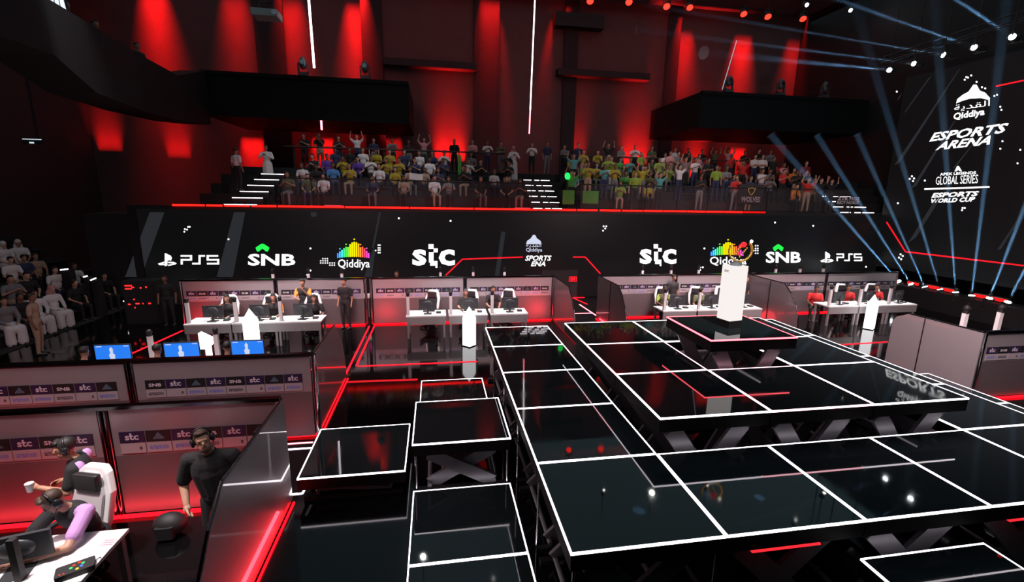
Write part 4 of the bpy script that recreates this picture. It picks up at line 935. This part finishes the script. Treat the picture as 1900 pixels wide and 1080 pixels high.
# equipment rack with red lights in the dark left corner
t = thing('equipment_rack', 'black equipment rack with red indicator lights in the dark beside the back left booth', 'rack', (-10.0, 17.2, 0))
b = MB(); b.bbox((-.5, 0, 0), (.5, .6, 1.5)); b.bbox((-.46, -.01, .1), (.46, 0, 1.4)); b.build('case', M_BLACK, t)
b = MB()
for (u, z, wd) in [(-.4, 1.33, .22), (-.4, 1.22, .2), (-.2, 1.27, .08), (.05, 1.25, .05), (.22, 1.27, .05), (-.38, .68, .07), (-.15, .7, .12), (.06, .7, .03), (.24, .7, .08), (-.2, .85, .04), (-.2, .56, .03)]: b.bbox((u, -.02, z), (u+wd, -.01, z+.045))
b.build('indicator_lights', glow('red indicators', (1, .02, .02), 2.2), t)

# ------------------------------------------------------------------ people: balcony crowd
def nth(n): return ORD[n] if n < 20 else ('%d%s' % (n+1, 'th' if 10 < (n+1) % 100 < 14 else {1: 'st', 2: 'nd', 3: 'rd'}.get((n+1) % 10, 'th')))
def px_of(v):
    d = Vector(v)-EYE; return (950+FPX*d.dot(RT)/d.dot(FW), 540-FPX*d.dot(UP)/d.dot(FW))
REG = [(520, ['black', 'white', 'navy', 'olive'], .6), (620, ['white', 'purple', 'blue', 'black', 'olive'], .85), (700, ['white', 'purple', 'navy', 'white', 'yellow', 'black'], .9), (830, ['white', 'navy', 'tan', 'white', 'black', 'yellow'], .85),
       (930, ['black', 'grey', 'white', 'pink', 'black'], .7), (985, ['black', 'grey', 'white', 'black'], .75), (1225, ['yellow', 'lime', 'yellow', 'green', 'olive', 'yellow', 'teal'], .95), (1330, ['white', 'black', 'grey', 'pink', 'lime'], .85),
       (1450, ['black', 'grey', 'red', 'white', 'navy', 'pink'], .85), (1560, ['red', 'red', 'maroon', 'orange', 'black'], .8), (1700, ['maroon', 'black', 'red'], .5)]
spec = []
for row, (y0, y1, z) in enumerate(TIER):
    x = -7.3+.2*row
    while x < 20.2:
        Y = (y0+y1)/2+.2 if row < 4 else 25.7+rnd.uniform(-.1, .4)
        if row == 0: Y = 21.05
        xx = x+rnd.uniform(-.1, .1); u = px_of((xx, Y, z+1))[0]
        reg = next((r for r in REG if u < r[0]), REG[-1]); x += .66 if row < 4 else .85
        if 4.3 < xx < 6.6 and row < 4: continue
        if xx < (-6.6, -5.9, -5.7, -5.5, -7.4)[row]: continue
        if rnd.random() > reg[2]*(.55 if row == 0 else 1): continue
        stand = row == 4 or (u > 1030 and row > 0 and rnd.random() < .55) or (u > 1030 and row == 0 and rnd.random() < .35)
        kind = rnd.choice(['stand_clap', 'stand_up', 'stand', 'stand_cross', 'stand_phone', 'stand_clap']) if stand else rnd.choice(['sit', 'sit_clap', 'sit_clap', 'sit_lean', 'sit_b'])
        spec.append([row, xx, Y-(.0 if not stand else .25 if row < 4 else 0), z, kind, rnd.choice(reg[1] if row < 4 else ['black', 'white', 'black', 'grey', 'olive', 'pink', 'navy']), u])
ROWS = ['front', 'second', 'third', 'fourth', 'rear']
DOES = {'sit': 'sitting', 'sit_clap': 'clapping', 'sit_lean': 'leaning forward', 'sit_b': 'sitting turned', 'stand_clap': 'standing and clapping', 'stand_up': 'with raised arms', 'stand': 'standing', 'stand_cross': 'standing with crossed arms', 'stand_phone': 'holding up a phone'}
cnt = {}
for row, x, Y, z, kind, shirt, u in sorted(spec, key=lambda s: (s[0], s[6])):
    k = (row, shirt); n_ = cnt.get(k, 0); cnt[k] = n_+1
    person(kind, (x, Y, z), rnd.uniform(-.35, .35)-.15*(x-4)/15, shirt, rnd.choice(['navy', 'black', 'grey', 'black', 'tan']), '%s %s-shirted person from the left in %s row of balcony crowd' % (nth(n_), shirt, ROWS[row]),
           rnd.randrange(4), rnd.choice([0, 0, 0, 1, 4]), 'balcony crowd, %s row' % ROWS[row], rnd.uniform(.94, 1.04))
q = px_y(442, 330, 21.6); person('stand', (q.x, 21.6, 4.0+.56), 2.6, 'white', 'black', 'person in a white shirt climbing the lit stairs at the left end of the balcony', 1, 0)
q = px_y(497, 330, 23.2); person('stand_clap_robe', (q.x, 23.3, 4.86), 0, 'white', 'white', 'tall person in a white robe standing at the left end of the balcony crowd', 1, 0)
q = px_y(952, 330, 24.5); person('stand_clap_robe_scarf', (q.x, 24.5, 5.3), 0, 'white', 'white', 'person in a white robe and checked scarf standing left of the middle stairs', 1, 2)
q = px_y(1240, 330, 24.0); person('stand_cross', (q.x, 24.0, 5.3), .2, 'pink', 'tan', 'person in a pale pink shirt with crossed arms beside the red glow', 1, 0)
q = px_y(1127, 330, 22.8); person('stand_clap', (q.x, 22.75, 4.86), 0, 'lime', 'white', 'person in a lime shirt and pale cap clapping among the yellow shirts', 1, 5)
# things the crowd holds or has hung on the glass
def sheet(name, label, cat, x, y, Y, wd, ht, m, parent=None, rot=0):
    p = px_y(x, y, Y); t = thing(name, label, cat, p); R = Matrix.Rotation(rot, 3, 'Y')
    b = MB(); N = 8
    def f(u, v, tt): return R @ Vector(((u-.5)*wd, .02*sin(u*9)+tt, (v-.5)*ht))
    b.prism([(i/N, 0) for i in range(N+1)]+[(i/N, 1) for i in range(N, -1, -1)], f, 0, .012)
    b.build('cloth', m, t); return t
sheet('sign_board', 'white paper sign held by a person in the second row left of the stairs', 'sign', 772, 328, 21.65, .6, .28, CLOTH['white'], rot=.1)
sheet('sign_board', 'small pale pink paper held up before the green flag', 'sign', 864, 313, 22.3, .3, .22, mat('pink paper', (.75, .5, .5), .7), rot=.7)
sheet('flag', 'green flag hanging down between the people left of the stairs', 'flag', 853, 306, 22.5, .16, .9, CLOTH['green'])
sheet('banner', 'green banner hung inside the balcony glass, left of the two', 'banner', 1055, 366, 20.36, .55, .62, CLOTH['green'])
sheet('banner', 'green banner hung inside the balcony glass, right of the two', 'banner', 1096, 366, 20.36, .75, .56, CLOTH['green'])
t = sheet('banner', 'black banner with a yellow crest hung on the right of the balcony glass', 'banner', 1393, 360, 20.306, 1.3, .9, mat('banner black', (.035, .028, .032), .8))
b = MB()
ring = [(-.13, .2), (-.16, .3), (-.06, .3), (0, .33), (.06, .3), (.16, .3), (.13, .2), (.05, .08), (0, .04), (-.05, .08)]
for (u0, v0), (u1, v1) in zip(ring, ring[1:]+ring[:1]): b.tube((u0*1.2, -.035, v0*1.2-.1), (u1*1.2, -.035, v1*1.2-.1), .018, n=6)
b.build('crest', mat('crest yellow', (.65, .45, .08), .6, emit=(.65, .45, .08), strength=0), t)
b = MB(); b.text('WOLVES', (Vector((-.5, -.035, -.38)), Vector((.5, -.035, -.38)), Vector((-.5, -.035, -.12))), 0, .03); b.build('lettering', mat('banner grey', (.35, .3, .31), .7), t)
t = sheet('banner', 'dark banner with white lettering at the right end of the balcony glass', 'banner', 1573, 372, 20.306, 1.25, .36, mat('banner black', (.035, .028, .032), .8))
b = MB(); b.text('ZTR FIGS', (Vector((-.62, -.035, .0)), Vector((.62, -.035, .0)), Vector((-.62, -.035, .17))), 0, .03); b.text('RICY HORSE', (Vector((-.62, -.035, -.18)), Vector((.62, -.035, -.18)), Vector((-.62, -.035, -.03))), 0, .02); b.build('lettering', mat('banner white', (.7, .7, .75), .7), t)
q = px_y(1053, 327, 20.8); b = MB(); b.ell((0, 0, 0), (.13, .06, .16), nu=10, nv=6); o = b.build('glow_light', glow('green hand light', (.02, 1, .12), 1.6)); o.location = (q.x, 20.8, q.z); tag(o, 'glowing green hand light held up at the edge of the yellow shirted crowd', 'light')
b = MB(); b.tube((0, 0, -.4), (0, 0, -.12), .03); b.build('handle', M_BLACK, o)
person('stand_up', (q.x+.22, 20.92, 3.98), 0, 'green', 'black', 'person in a green shirt holding up the glowing green hand light', 1, 0)
# floodlit red glow box in the crowd
q = px_y(1276, 300, 31.5); spot((q.x, 30.3, 5.9), (q.x, 31.6, 6.6), 300, 60, .6, (1, .02, .02), .1)

# ------------------------------------------------------------------ people: left stand
for r in range(6):
    x1 = -11.9-.9*r; b = MB(); b.bbox((x1-.9 if r < 5 else -19.5, 8.5, 0), (x1, 22, max(.02, .42*r))); tag(b.build('stand_step_floor', M_TIER), kind='structure')
    t = thing('bench', 'black bench of the left stand, %s row from the floor' % ORD[r], 'bench', (x1-.55, 15, .42*r if r else .02)); b = MB(); b.bbox((-.2, -6.2, .34), (.2, 6.8, .41)); b.build('seat', M_DARK, t); b = MB(); b.bbox((-.1, -6, 0), (.1, 6.6, .34)); b.build('base', M_BLACK, t)
def in_row(r, px_, hz=1.25):
    X0 = -11.9-.9*r-.5; z = .42*r if r else .02; lo, hi = 9.0, 21.5
    for _ in range(40):
        m = (lo+hi)/2
        if px_of((X0, m, z+hz))[0] < px_: lo = m
        else: hi = m
    return (X0, (lo+hi)/2, z)
LEFT = [(0, 98, 'sit_robe_scarf', 'white', 'white', 2, 'person in a white robe and red checked scarf sitting in the lowest row of the left stand'),
        (0, 66, 'sit_robe', 'white', 'white', 0, 'person in a white robe beside the checked scarf in the left stand'),
        (0, 141, 'sit_long', 'black', 'black', 0, 'person all in black with long hair in the lowest row of the left stand'),
        (0, 168, 'sit_clap', 'black', 'black', 0, 'person in black holding something small in the lowest row of the left stand'),
        (0, 196, 'sit', 'black', 'black', 0, 'person in a dark shirt at the far end of the left stand'),
        (1, 104, 'sit_b', 'white', 'navy', 0, 'person in a white shirt resting the chin on a hand in the second row of the left stand'),
        (1, 140, 'sit', 'white', 'navy', 0, 'person in a white shirt at the far end of the second row of the left stand'),
        (2, 68, 'sit', 'tan', 'black', 1, 'person in a tan shirt in the third row of the left stand'),
        (1, 52, 'sit', 'black', 'black', 0, 'person in a black shirt beside the white shirt in the second row of the left stand'),
        (3, 36, 'sit_scarf', 'white', 'white', 3, 'person with a white scarf, right of two, in the top row of the left stand'),
        (3, 8, 'sit_scarf', 'white', 'white', 3, 'person with a white scarf, left of two, in the top row of the left stand'),
        (2, 22, 'sit', 'white', 'tan', 0, 'person in a white shirt sitting below the two white scarves'),
        (2, 46, 'sit', 'navy', 'black', 0, 'person in a dark blue shirt below the tan shirt in the left stand'),
        (1, 22, 'sit_clap', 'grey', 'tan', 0, 'person in a grey shirt clapping at the left edge of the second row'),
        (0, 40, 'sit_long', 'black', 'black', 0, 'person in black seen from behind at the near end of the lowest row'),
        (0, 10, 'sit_robe', 'grey', 'white', 0, 'person in a grey top and white robe at the left picture edge')]
for r, px_, kind, sh, pa, hr, lb in LEFT:
    x, y, z = in_row(r, px_); person(kind, (x-.05, y, z), radians(62)+rnd.uniform(-.2, .2), sh, pa, lb, rnd.randrange(4), hr, 'people in the left stand')
q = px_z(58, 560, 1.5); person('stand', (q.x, q.y, 0), radians(110), 'tan', 'tan', 'person in a brown jacket standing with the back turned before the left stand', 2, 0)
for i, (ax, ay, bx, by) in enumerate([(229, 559, 265, 548), (112, 501, 126, 499), (155, 514, 162, 512), (168, 520, 178, 516), (263, 561, 272, 557), (264, 567, 270, 564)]):
    p, c = px_y(ax, ay, 18.2), px_y(bx, by, 18.2)
    b = MB(); b.tube(p, c, .022, n=6); sl = b.build('stair_light', M_LEDW); b = MB(); b.bbox((min(p.x, c.x), p.y, .02), (max(p.x, c.x), p.y+.3, min(p.z, c.z)-.01)); b.build('step', M_BLACK, sl); tag(sl, '%s white stair light in the dark beside the left stand' % (['long', 'upper left short', 'upper middle short', 'upper right short', 'lower right short', 'lowest right short'][i]), 'light')

# ------------------------------------------------------------------ people: players and staff in the booths
def player(kind, x, y, rz, shirt, label, skin=0, hair=0, pants='black', z=0, trim=None, group=None):
    o = person(kind, (x, y, z), rz, shirt, pants, label, skin, hair, group, trim=trim)
    return o
player('sit_type_l', -6.45, 15.25, .1, 'black', 'player in black and orange half hidden by the left monitor of the back left booth', 0, trim='orange')
player('sit_type', -5.1, 15.25, .2, 'black', 'player in black and orange looking left at the middle desk of the back left booth', 0, trim='orange')
player('stand_phone', -4.35, 15.85, 0, 'black', 'person in black and orange standing behind the right desk of the back left booth', 1, trim='orange')
player('sit_lean', -3.9, 15.3, .3, 'black', 'player leaning down behind the right monitor of the back left booth', 1)
player('sit_type', 1.0, 15.5, .0, 'black', 'player in black with a cap behind the middle desk of the middle booth', 0, 4)
player('sit', 2.0, 15.95, .2, 'black', 'person in black crouching beside the right chair of the middle booth', 1)
player('sit_type', 8.3, 15.45, -.3, 'olive', 'player in a dark shirt with lime sleeves at the left desk of the green team booth', 2, trim='lime')
player('sit_lean', 9.7, 15.45, -.2, 'olive', 'player in a dark shirt at the middle desk of the green team booth', 1)
player('stand', 8.9, 15.95, .2, 'black', 'person in black standing behind the left and middle desks of the green team booth', 2)
player('stand', 11.6, 15.5, .3, 'black', 'person in black standing beside the trophy plinth behind the right desk', 1)
player('sit_lean', 14.6, 15.4, -.6, 'red', 'player in red bending over the left desk of the red team booth', 2)
player('sit_lean', 16.1, 15.5, -.5, 'red', 'player in red leaning forward at the middle desk of the red team booth', 1)
player('sit_lean', 17.4, 15.5, -.5, 'red', 'player in red leaning forward at the right desk of the red team booth', 1)
for i, x in enumerate([-7.15, -5.8, -4.45]):
    player('sit_type', x, 10.25, pi, 'black', 'player seen from behind before the %s blue monitor' % POS3[i], 1, 0)
staff = player('stand', -3.05, 15.9, -.35, 'black', 'person all in black standing at the wall end between the back left and middle booths', 1)
player('stand', -9.0, 16.9, .2, 'black', 'person in black standing in the dark beside the equipment rack', 2)
player('stand', -1.45, 17.4, 0, 'black', 'person whose head shows above the wall of the middle booth', 2)
player('stand', 13.0, 17.4, 0, 'black', 'person whose head shows above the wall of the red team booth', 2)
for i, x in enumerate([-5.3, -6.9, -8.0]): pass
# cameras of the far side show above the back walls
for i, (u, lb) in enumerate([(506, 'left of three above the back left wall'), (572, 'middle of three above the back left wall'), (634, 'right of three above the back left wall'), (817, 'left of three above the middle wall'), (878, 'middle of three above the middle wall'), (936, 'right of three above the middle wall'),
                             (1192, 'left of three above the green team wall'), (1245, 'middle of three above the green team wall'), (1296, 'right of three above the green team wall'), (1439, 'left of three above the red team wall'), (1484, 'middle of three above the red team wall'), (1527, 'right of three above the red team wall')]):
    q = px_y(u, 505, 17.6); o = dup(p0_, (q.x, 17.6, .755), 0, 'white camera post, %s' % lb); o.scale = (1, 1, 1.42)
    o = dup(d0, (q.x+.35, 17.7, 0), pi, 'white gaming desk under camera post %s' % lb)

# the three people nearest the camera
def near_person(B, name, loc, rz, tags, mats, voxel, label, scale=1.0):
    me = B.mesh(name, tags, mats, voxel, 4); o = bpy.data.objects.new('person', me); COL.objects.link(o); o.location = loc; o.rotation_euler = (0, 0, rz); o.scale = (scale,)*3
    return tag(o, label, 'person')
NT = ['skin', 'shirt', 'pants', 'shoe', 'hair', 'lip', 'eye', 'beard', 'sleeve']
M_LAV = mat('lavender sleeve', (.55, .3, .62), .8); M_EYE = mat('eye dark', (.03, .02, .02), .3); M_LIP = mat('lip', (.42, .16, .13), .5); M_BEARD = mat('short beard', (.12, .06, .035), .8)
M_SKN = mat('near skin', (.52, .29, .2), .5, noise=.05, nscale=60); M_SKN2 = mat('near skin tanned', (.4, .2, .12), .5)
def headset(parent, c, R, mic=False, band=mat('headset black', (.015, .015, .018), .35)):
    f = lambda x, y, z: Vector((np.array(c)+R @ np.array([x, y, z])).tolist()); Rm = Matrix(R.tolist())
    b = MB(); arcp = [f(.1*cos(a), .015, .025+.118*sin(a)) for a in [radians(d) for d in range(0, 181, 15)]]; b.path(arcp, .013, 8); hs = b.build('headset', band, parent)
    for s in (-1, 1): b = MB(); b.ell(f(s*.098, .012, .0), (.024, .046, .055), 0, Rm); b.build('ear_cup', band, hs)
    if mic: b = MB(); b.path([f(.1, -.01, -.03), f(.085, -.08, -.07), f(.04, -.115, -.075)], .005, 6); b.build('microphone', band, hs)
    return hs
def hair_part(parent, c, R, m, big=1.0):
    f = lambda x, y, z: Vector((np.array(c)+R @ np.array([x, y, z])).tolist()); Rm = Matrix(R.tolist())
    b = MB(); b.ell(f(0, .022, .056), (.083*big, .094*big, .086*big), 0, Rm, 18, 12); b.ell(f(0, -.058, .108), (.06, .036, .028), 0, Rm); b.ell(f(-.03, -.05, .115), (.04, .035, .025), 0, Rm)
    for s in (-1, 1): b.ell(f(s*.07, -.012, .03), (.016, .03, .045), 0, Rm)
    return b.build('hair', m, parent)
# the referee in black
B = Body(); tg = 'shirt'
pel, ch, nk, hd = np.array([.04, .03, .95]), np.array([0, 0, 1.36]), np.array([-.015, -.03, 1.52]), np.array([-.03, -.075, 1.675])
B.ell(pel, (.2, .16, .16), 'shirt'); B.cap(pel+[0, -.01, .05], ch+[0, -.01, -.1], .165, .16, 'shirt'); B.cap(pel+[-.06, -.01, .05], ch+[-.08, -.01, -.08], .14, .135, 'shirt'); B.cap(pel+[.06, -.01, .05], ch+[.08, -.01, -.08], .14, .135, 'shirt'); B.ell(ch-[0, 0, .03], (.215, .155, .18), 'shirt'); B.cap(ch+[-.17, 0, .055], ch+[.17, 0, .055], .085, .085, 'shirt')
B.cap(ch+[0, 0, .09], nk+[0, -.015, .06], .068, .06, 'skin'); B.cap(ch+[0, 0, .1], ch+[0, -.005, .125], .085, .074, 'shirt')
Rh = rotm(.4, -.08, -.12); head_on(B, hd, Rh, True, None, True)
for s in (-1, 1):
    hip = pel+[s*.1, 0, -.08]; kn = np.array([s*.12+.03, -.01, .5]); an = np.array([s*.13+.03, .03, .09]); B.cap(hip, kn, .115, .08, 'pants'); B.cap(kn, an, .075, .055, 'pants'); B.cap(an+[0, .03, -.05], an+[0, -.16, -.06], .045, .036, 'shoe')
for s, el, ha in ((-1, (-.335, .06, 1.1), (-.27, -.09, .9)), (1, (.36, .04, 1.1), (.3, -.12, .9))):
    sh = ch+[s*.225, 0, .05]; el = np.array(el); ha = np.array(ha); k = sh+(el-sh)*.85
    B.cap(sh, k, .088, .083, 'shirt'); B.cap(sh+(el-sh)*.5, el, .06, .054, 'skin'); B.cap(el, ha, .054, .034, 'skin'); arm(B, el+(ha-el)*.9, ha-(ha-el)*.02, ha, 'none' if False else 'short') if False else None
    d = (ha-el)/np.linalg.norm(ha-el); B.ell(ha+d*.045, (.042, .026, .05), 'skin', rotm(0, -.5, 0)); side = np.array([-s*.2, -1, 0.]); side /= np.linalg.norm(side); nrm = np.array([-s*1.0, -.1, -.1])
    for q_, ln in enumerate((.066, .078, .072, .055)):
        b0 = ha+d*.08+side*(.032-.021*q_); m1 = b0+d*ln*.5+nrm*ln*.22; e1 = m1+d*ln*.1+nrm*ln*.5; B.cap(b0-d*.03, m1, .0115, .0105, 'skin'); B.cap(m1, e1, .0105, .009, 'skin')
    t0 = ha+d*.02+side*.036; t1 = t0+d*.04+side*.025+nrm*.02; B.cap(t0, t1, .015, .013, 'skin'); B.cap(t1, t1+d*.03+nrm*.018, .012, .01, 'skin')
ref = near_person(B, 'referee', (-2.7, 5.5, 0), .08, NT, [M_SKN, CLOTH['black'], CLOTH['black'], M_SHOE, HAIRS[1], M_LIP, M_EYE, M_BEARD, M_LAV], .0075, 'bearded person in a black shirt and headset standing by the nearest booth wall', 1.03)
hair_part(ref, hd, Rh, HAIRS[1]); headset(ref, hd, Rh, True)
# the player bending over the nearest desk
B = Body()
pel, ch, nk, hd = np.array([0, .06, .53]), np.array([.0, -.1, .97]), np.array([-.0, -.16, 1.1]), np.array([-.01, -.25, 1.225])
B.ell(pel+[0, 0, .02], (.18, .15, .14), 'pants'); B.ell((pel+ch)/2, (.165, .135, .21), 'shirt'); B.ell(ch-[0, 0, .02], (.185, .135, .16), 'shirt'); B.cap(ch+[-.11, 0, .05], ch+[.11, 0, .05], .08, .08, 'shirt')
B.cap(ch+[0, -.03, .08], nk+[0, -.04, .03], .056, .052, 'skin'); Rh = rotm(-.45, .6, 0); head_on(B, hd, Rh, True, None, False)
for s in (-1, 1):
    hip = pel+[s*.09, 0, 0]; kn = np.array([s*.14, -.38, .52]); an = np.array([s*.14, -.3, .09]); B.cap(hip, kn, .09, .066, 'pants'); B.cap(kn, an, .062, .045, 'pants'); B.cap(an+[0, .03, -.05], an+[0, -.15, -.06], .04, .033, 'shoe')
for s, el, ha in ((1, (.3, -.42, .83), (.02, -.62, .80)), (-1, (-.28, -.4, .83), (-.16, -.66, .80))):
    sh = ch+[s*.19, -.01, .05]; el = np.array(el, float); ha = np.array(ha, float); k = sh+(el-sh)*.68
    sv = 'sleeve' if s > 0 else 'shirt'; B.cap(sh-[s*.05, 0, -.005], sh, .075, .082, sv); B.cap(sh, k, .08, .074, sv); B.cap(sh+(el-sh)*.4, el, .05, .044, 'skin'); B.cap(el, ha, .045, .029, 'skin')
    d = (ha-el)/np.linalg.norm(ha-el); B.ell(ha+d*.04, (.035, .035, .018), 'skin'); side = np.cross(d, [0, 0, 1.]); side /= np.linalg.norm(side); nrm = np.array([0, 0, -.3])
    for q_, ln in enumerate((.066, .078, .072, .055)):
        b0 = ha+d*.07+side*(.03-.02*q_); m1 = b0+d*ln*.55+np.array([0, 0, .01]); e1 = m1+d*ln*.4+nrm*.06; B.cap(b0-d*.03, m1, .0105, .0075, 'skin'); B.cap(m1, e1, .0095, .0085, 'skin')
    t0 = ha+d*.02-side*s*.03; B.cap(t0, t0+d*.05-side*s*.03, .012, .01, 'skin')
pl = near_person(B, 'bent player', (-4.08, 5.44, 0), -.32, NT, [M_SKN, CLOTH['black'], CLOTH['black'], M_SHOE, HAIRS[1], M_LIP, M_EYE, M_BEARD, M_LAV], .0075, 'player in black and lavender with a headset bending over the nearest desk')
hair_part(pl, hd, Rh, HAIRS[1]); headset(pl, hd, Rh, True)
b = MB(); f = lambda x, y, z: Vector((hd+Rh @ np.array([x, y, z])).tolist())
for s in (-1, 1):
    ringp = [f(s*.034+.026*cos(a), -.1, .005+.019*sin(a)) for a in [k*pi/6 for k in range(13)]]; b.path(ringp, .003, 5); b.path([f(s*.06, -.1, .008), f(s*.08, .0, .01)], .003, 5)
b.path([f(-.009, -.102, .008), f(.009, -.102, .008)], .003, 5); b.build('glasses', M_BLACK, pl)
# the player behind with a white cup
B = Body()
pel, ch, nk, hd = np.array([0, .05, .85]), np.array([0, -.03, 1.15]), np.array([0, -.08, 1.275]), np.array([0, -.12, 1.415])
B.ell(pel, (.17, .13, .15), 'pants'); B.ell((pel+ch)/2, (.16, .125, .21), 'shirt'); B.ell(ch-[0, 0, .02], (.18, .13, .16), 'shirt'); B.cap(ch+[-.12, 0, .05], ch+[.12, 0, .05], .078, .078, 'shirt'); B.cap(ch+[0, 0, .08], nk+[0, -.02, .06], .055, .05, 'skin')
Rh = rotm(0.1, .12, 0); head_on(B, hd, Rh, True, None, False)
for s in (-1, 1):
    hip = pel+[s*.09, 0, -.04]; kn = np.array([s*.11, -.1, .47]); an = np.array([s*.12, .05, .09]); B.cap(hip, kn, .1, .07, 'pants'); B.cap(kn, an, .065, .045, 'pants'); B.cap(an+[0, .03, -.05], an+[0, -.15, -.06], .04, .033, 'shoe')
for s, el, ha in ((1, (.25, -.1, .95), (.15, -.36, 1.04)), (-1, (-.26, -.04, .93), (-.2, -.26, .9))):
    sh = ch+[s*.19, 0, .05]; el = np.array(el, float); ha = np.array(ha, float); k = sh+(el-sh)*.7
    B.cap(sh-[s*.05, 0, 0], sh, .075, .08, 'shirt'); B.cap(sh, k, .078, .072, 'shirt'); B.ell(sh+[-s*.02, .05, .0], (.07, .06, .085), 'sleeve'); B.cap(sh+(el-sh)*.4, el, .05, .044, 'skin'); B.cap(el, ha, .045, .03, 'skin')
    d = (ha-el)/np.linalg.norm(ha-el); B.ell(ha+d*.04, (.03, .035, .035), 'skin'); side = np.array([0, 0, 1.]); nrm = np.array([-s*1., 0, 0])
    for q_, ln in enumerate((.066, .078, .072, .055)):
        b0 = ha+d*.07+side*(.03-.02*q_); m1 = b0+d*ln*.4+nrm*ln*.2; e1 = m1-d*ln*.05+nrm*ln*.55; B.cap(b0-d*.03, m1, .0105, .0075, 'skin'); B.cap(m1, e1, .0095, .0085, 'skin')
    t0 = ha+d*.02+side*.03; B.cap(t0, t0+d*.05+nrm*.03+side*.01, .012, .01, 'skin')
p3 = near_person(B, 'standing player', (-4.47, 6.06, -.0), -1.2, NT, [M_SKN2, CLOTH['black'], CLOTH['black'], M_SHOE, HAIRS[0], M_LIP, M_EYE, M_BEARD, M_LAV], .0075, 'player in black and lavender with a headset standing in profile with a white cup')
hair_part(p3, hd, Rh, HAIRS[0], 1.06); headset(p3, hd, Rh, False)
q = p3.matrix_basis @ Vector((.13, -.45, 1.04)); t = thing('paper_cup', 'white paper cup held by the standing player at the left', 'cup', q)
b = MB(); b.tube((0, 0, -.03), (0, 0, .075), .032, .042, 14); b.build('cup', M_WHITE, t); b = MB(); b.tube((0, 0, .075), (0, 0, .083), .044, .042, 14); b.build('lid', M_WHITE, t)
# dark bag on the floor by the nearest wall
b = MB(); b.ell((0, 0, .165), (.21, .15, .165), nu=14, nv=9); b.rbox((0, -.13, .13), (.22, .07, .17), .03); o = b.build('backpack', mat('black bag', (.012, .012, .014), .6)); o.location = (-3.6, 6.1, 0); tag(o, 'black backpack on the floor against the nearest booth wall', 'bag')
# people leaning at the upper left gallery rail
for i, (x, y, Y, sh) in enumerate([(150, 8, 12.9, 'black'), (187, 30, 14.2, 'white'), (232, 62, 16.3, 'black'), (298, 98, 19.7, 'black')]):
    q = px_y(x, y, Y); person('stand', (q.x-.75, q.y, q.z-1.45), 1.1, sh, 'black', ['person in black leaning at the near end of the upper left gallery', 'person in a white shirt leaning at the upper left gallery', 'person in black leaning in the middle of the upper left gallery', 'person in black at the far end of the upper left gallery'][i], 1, 0)
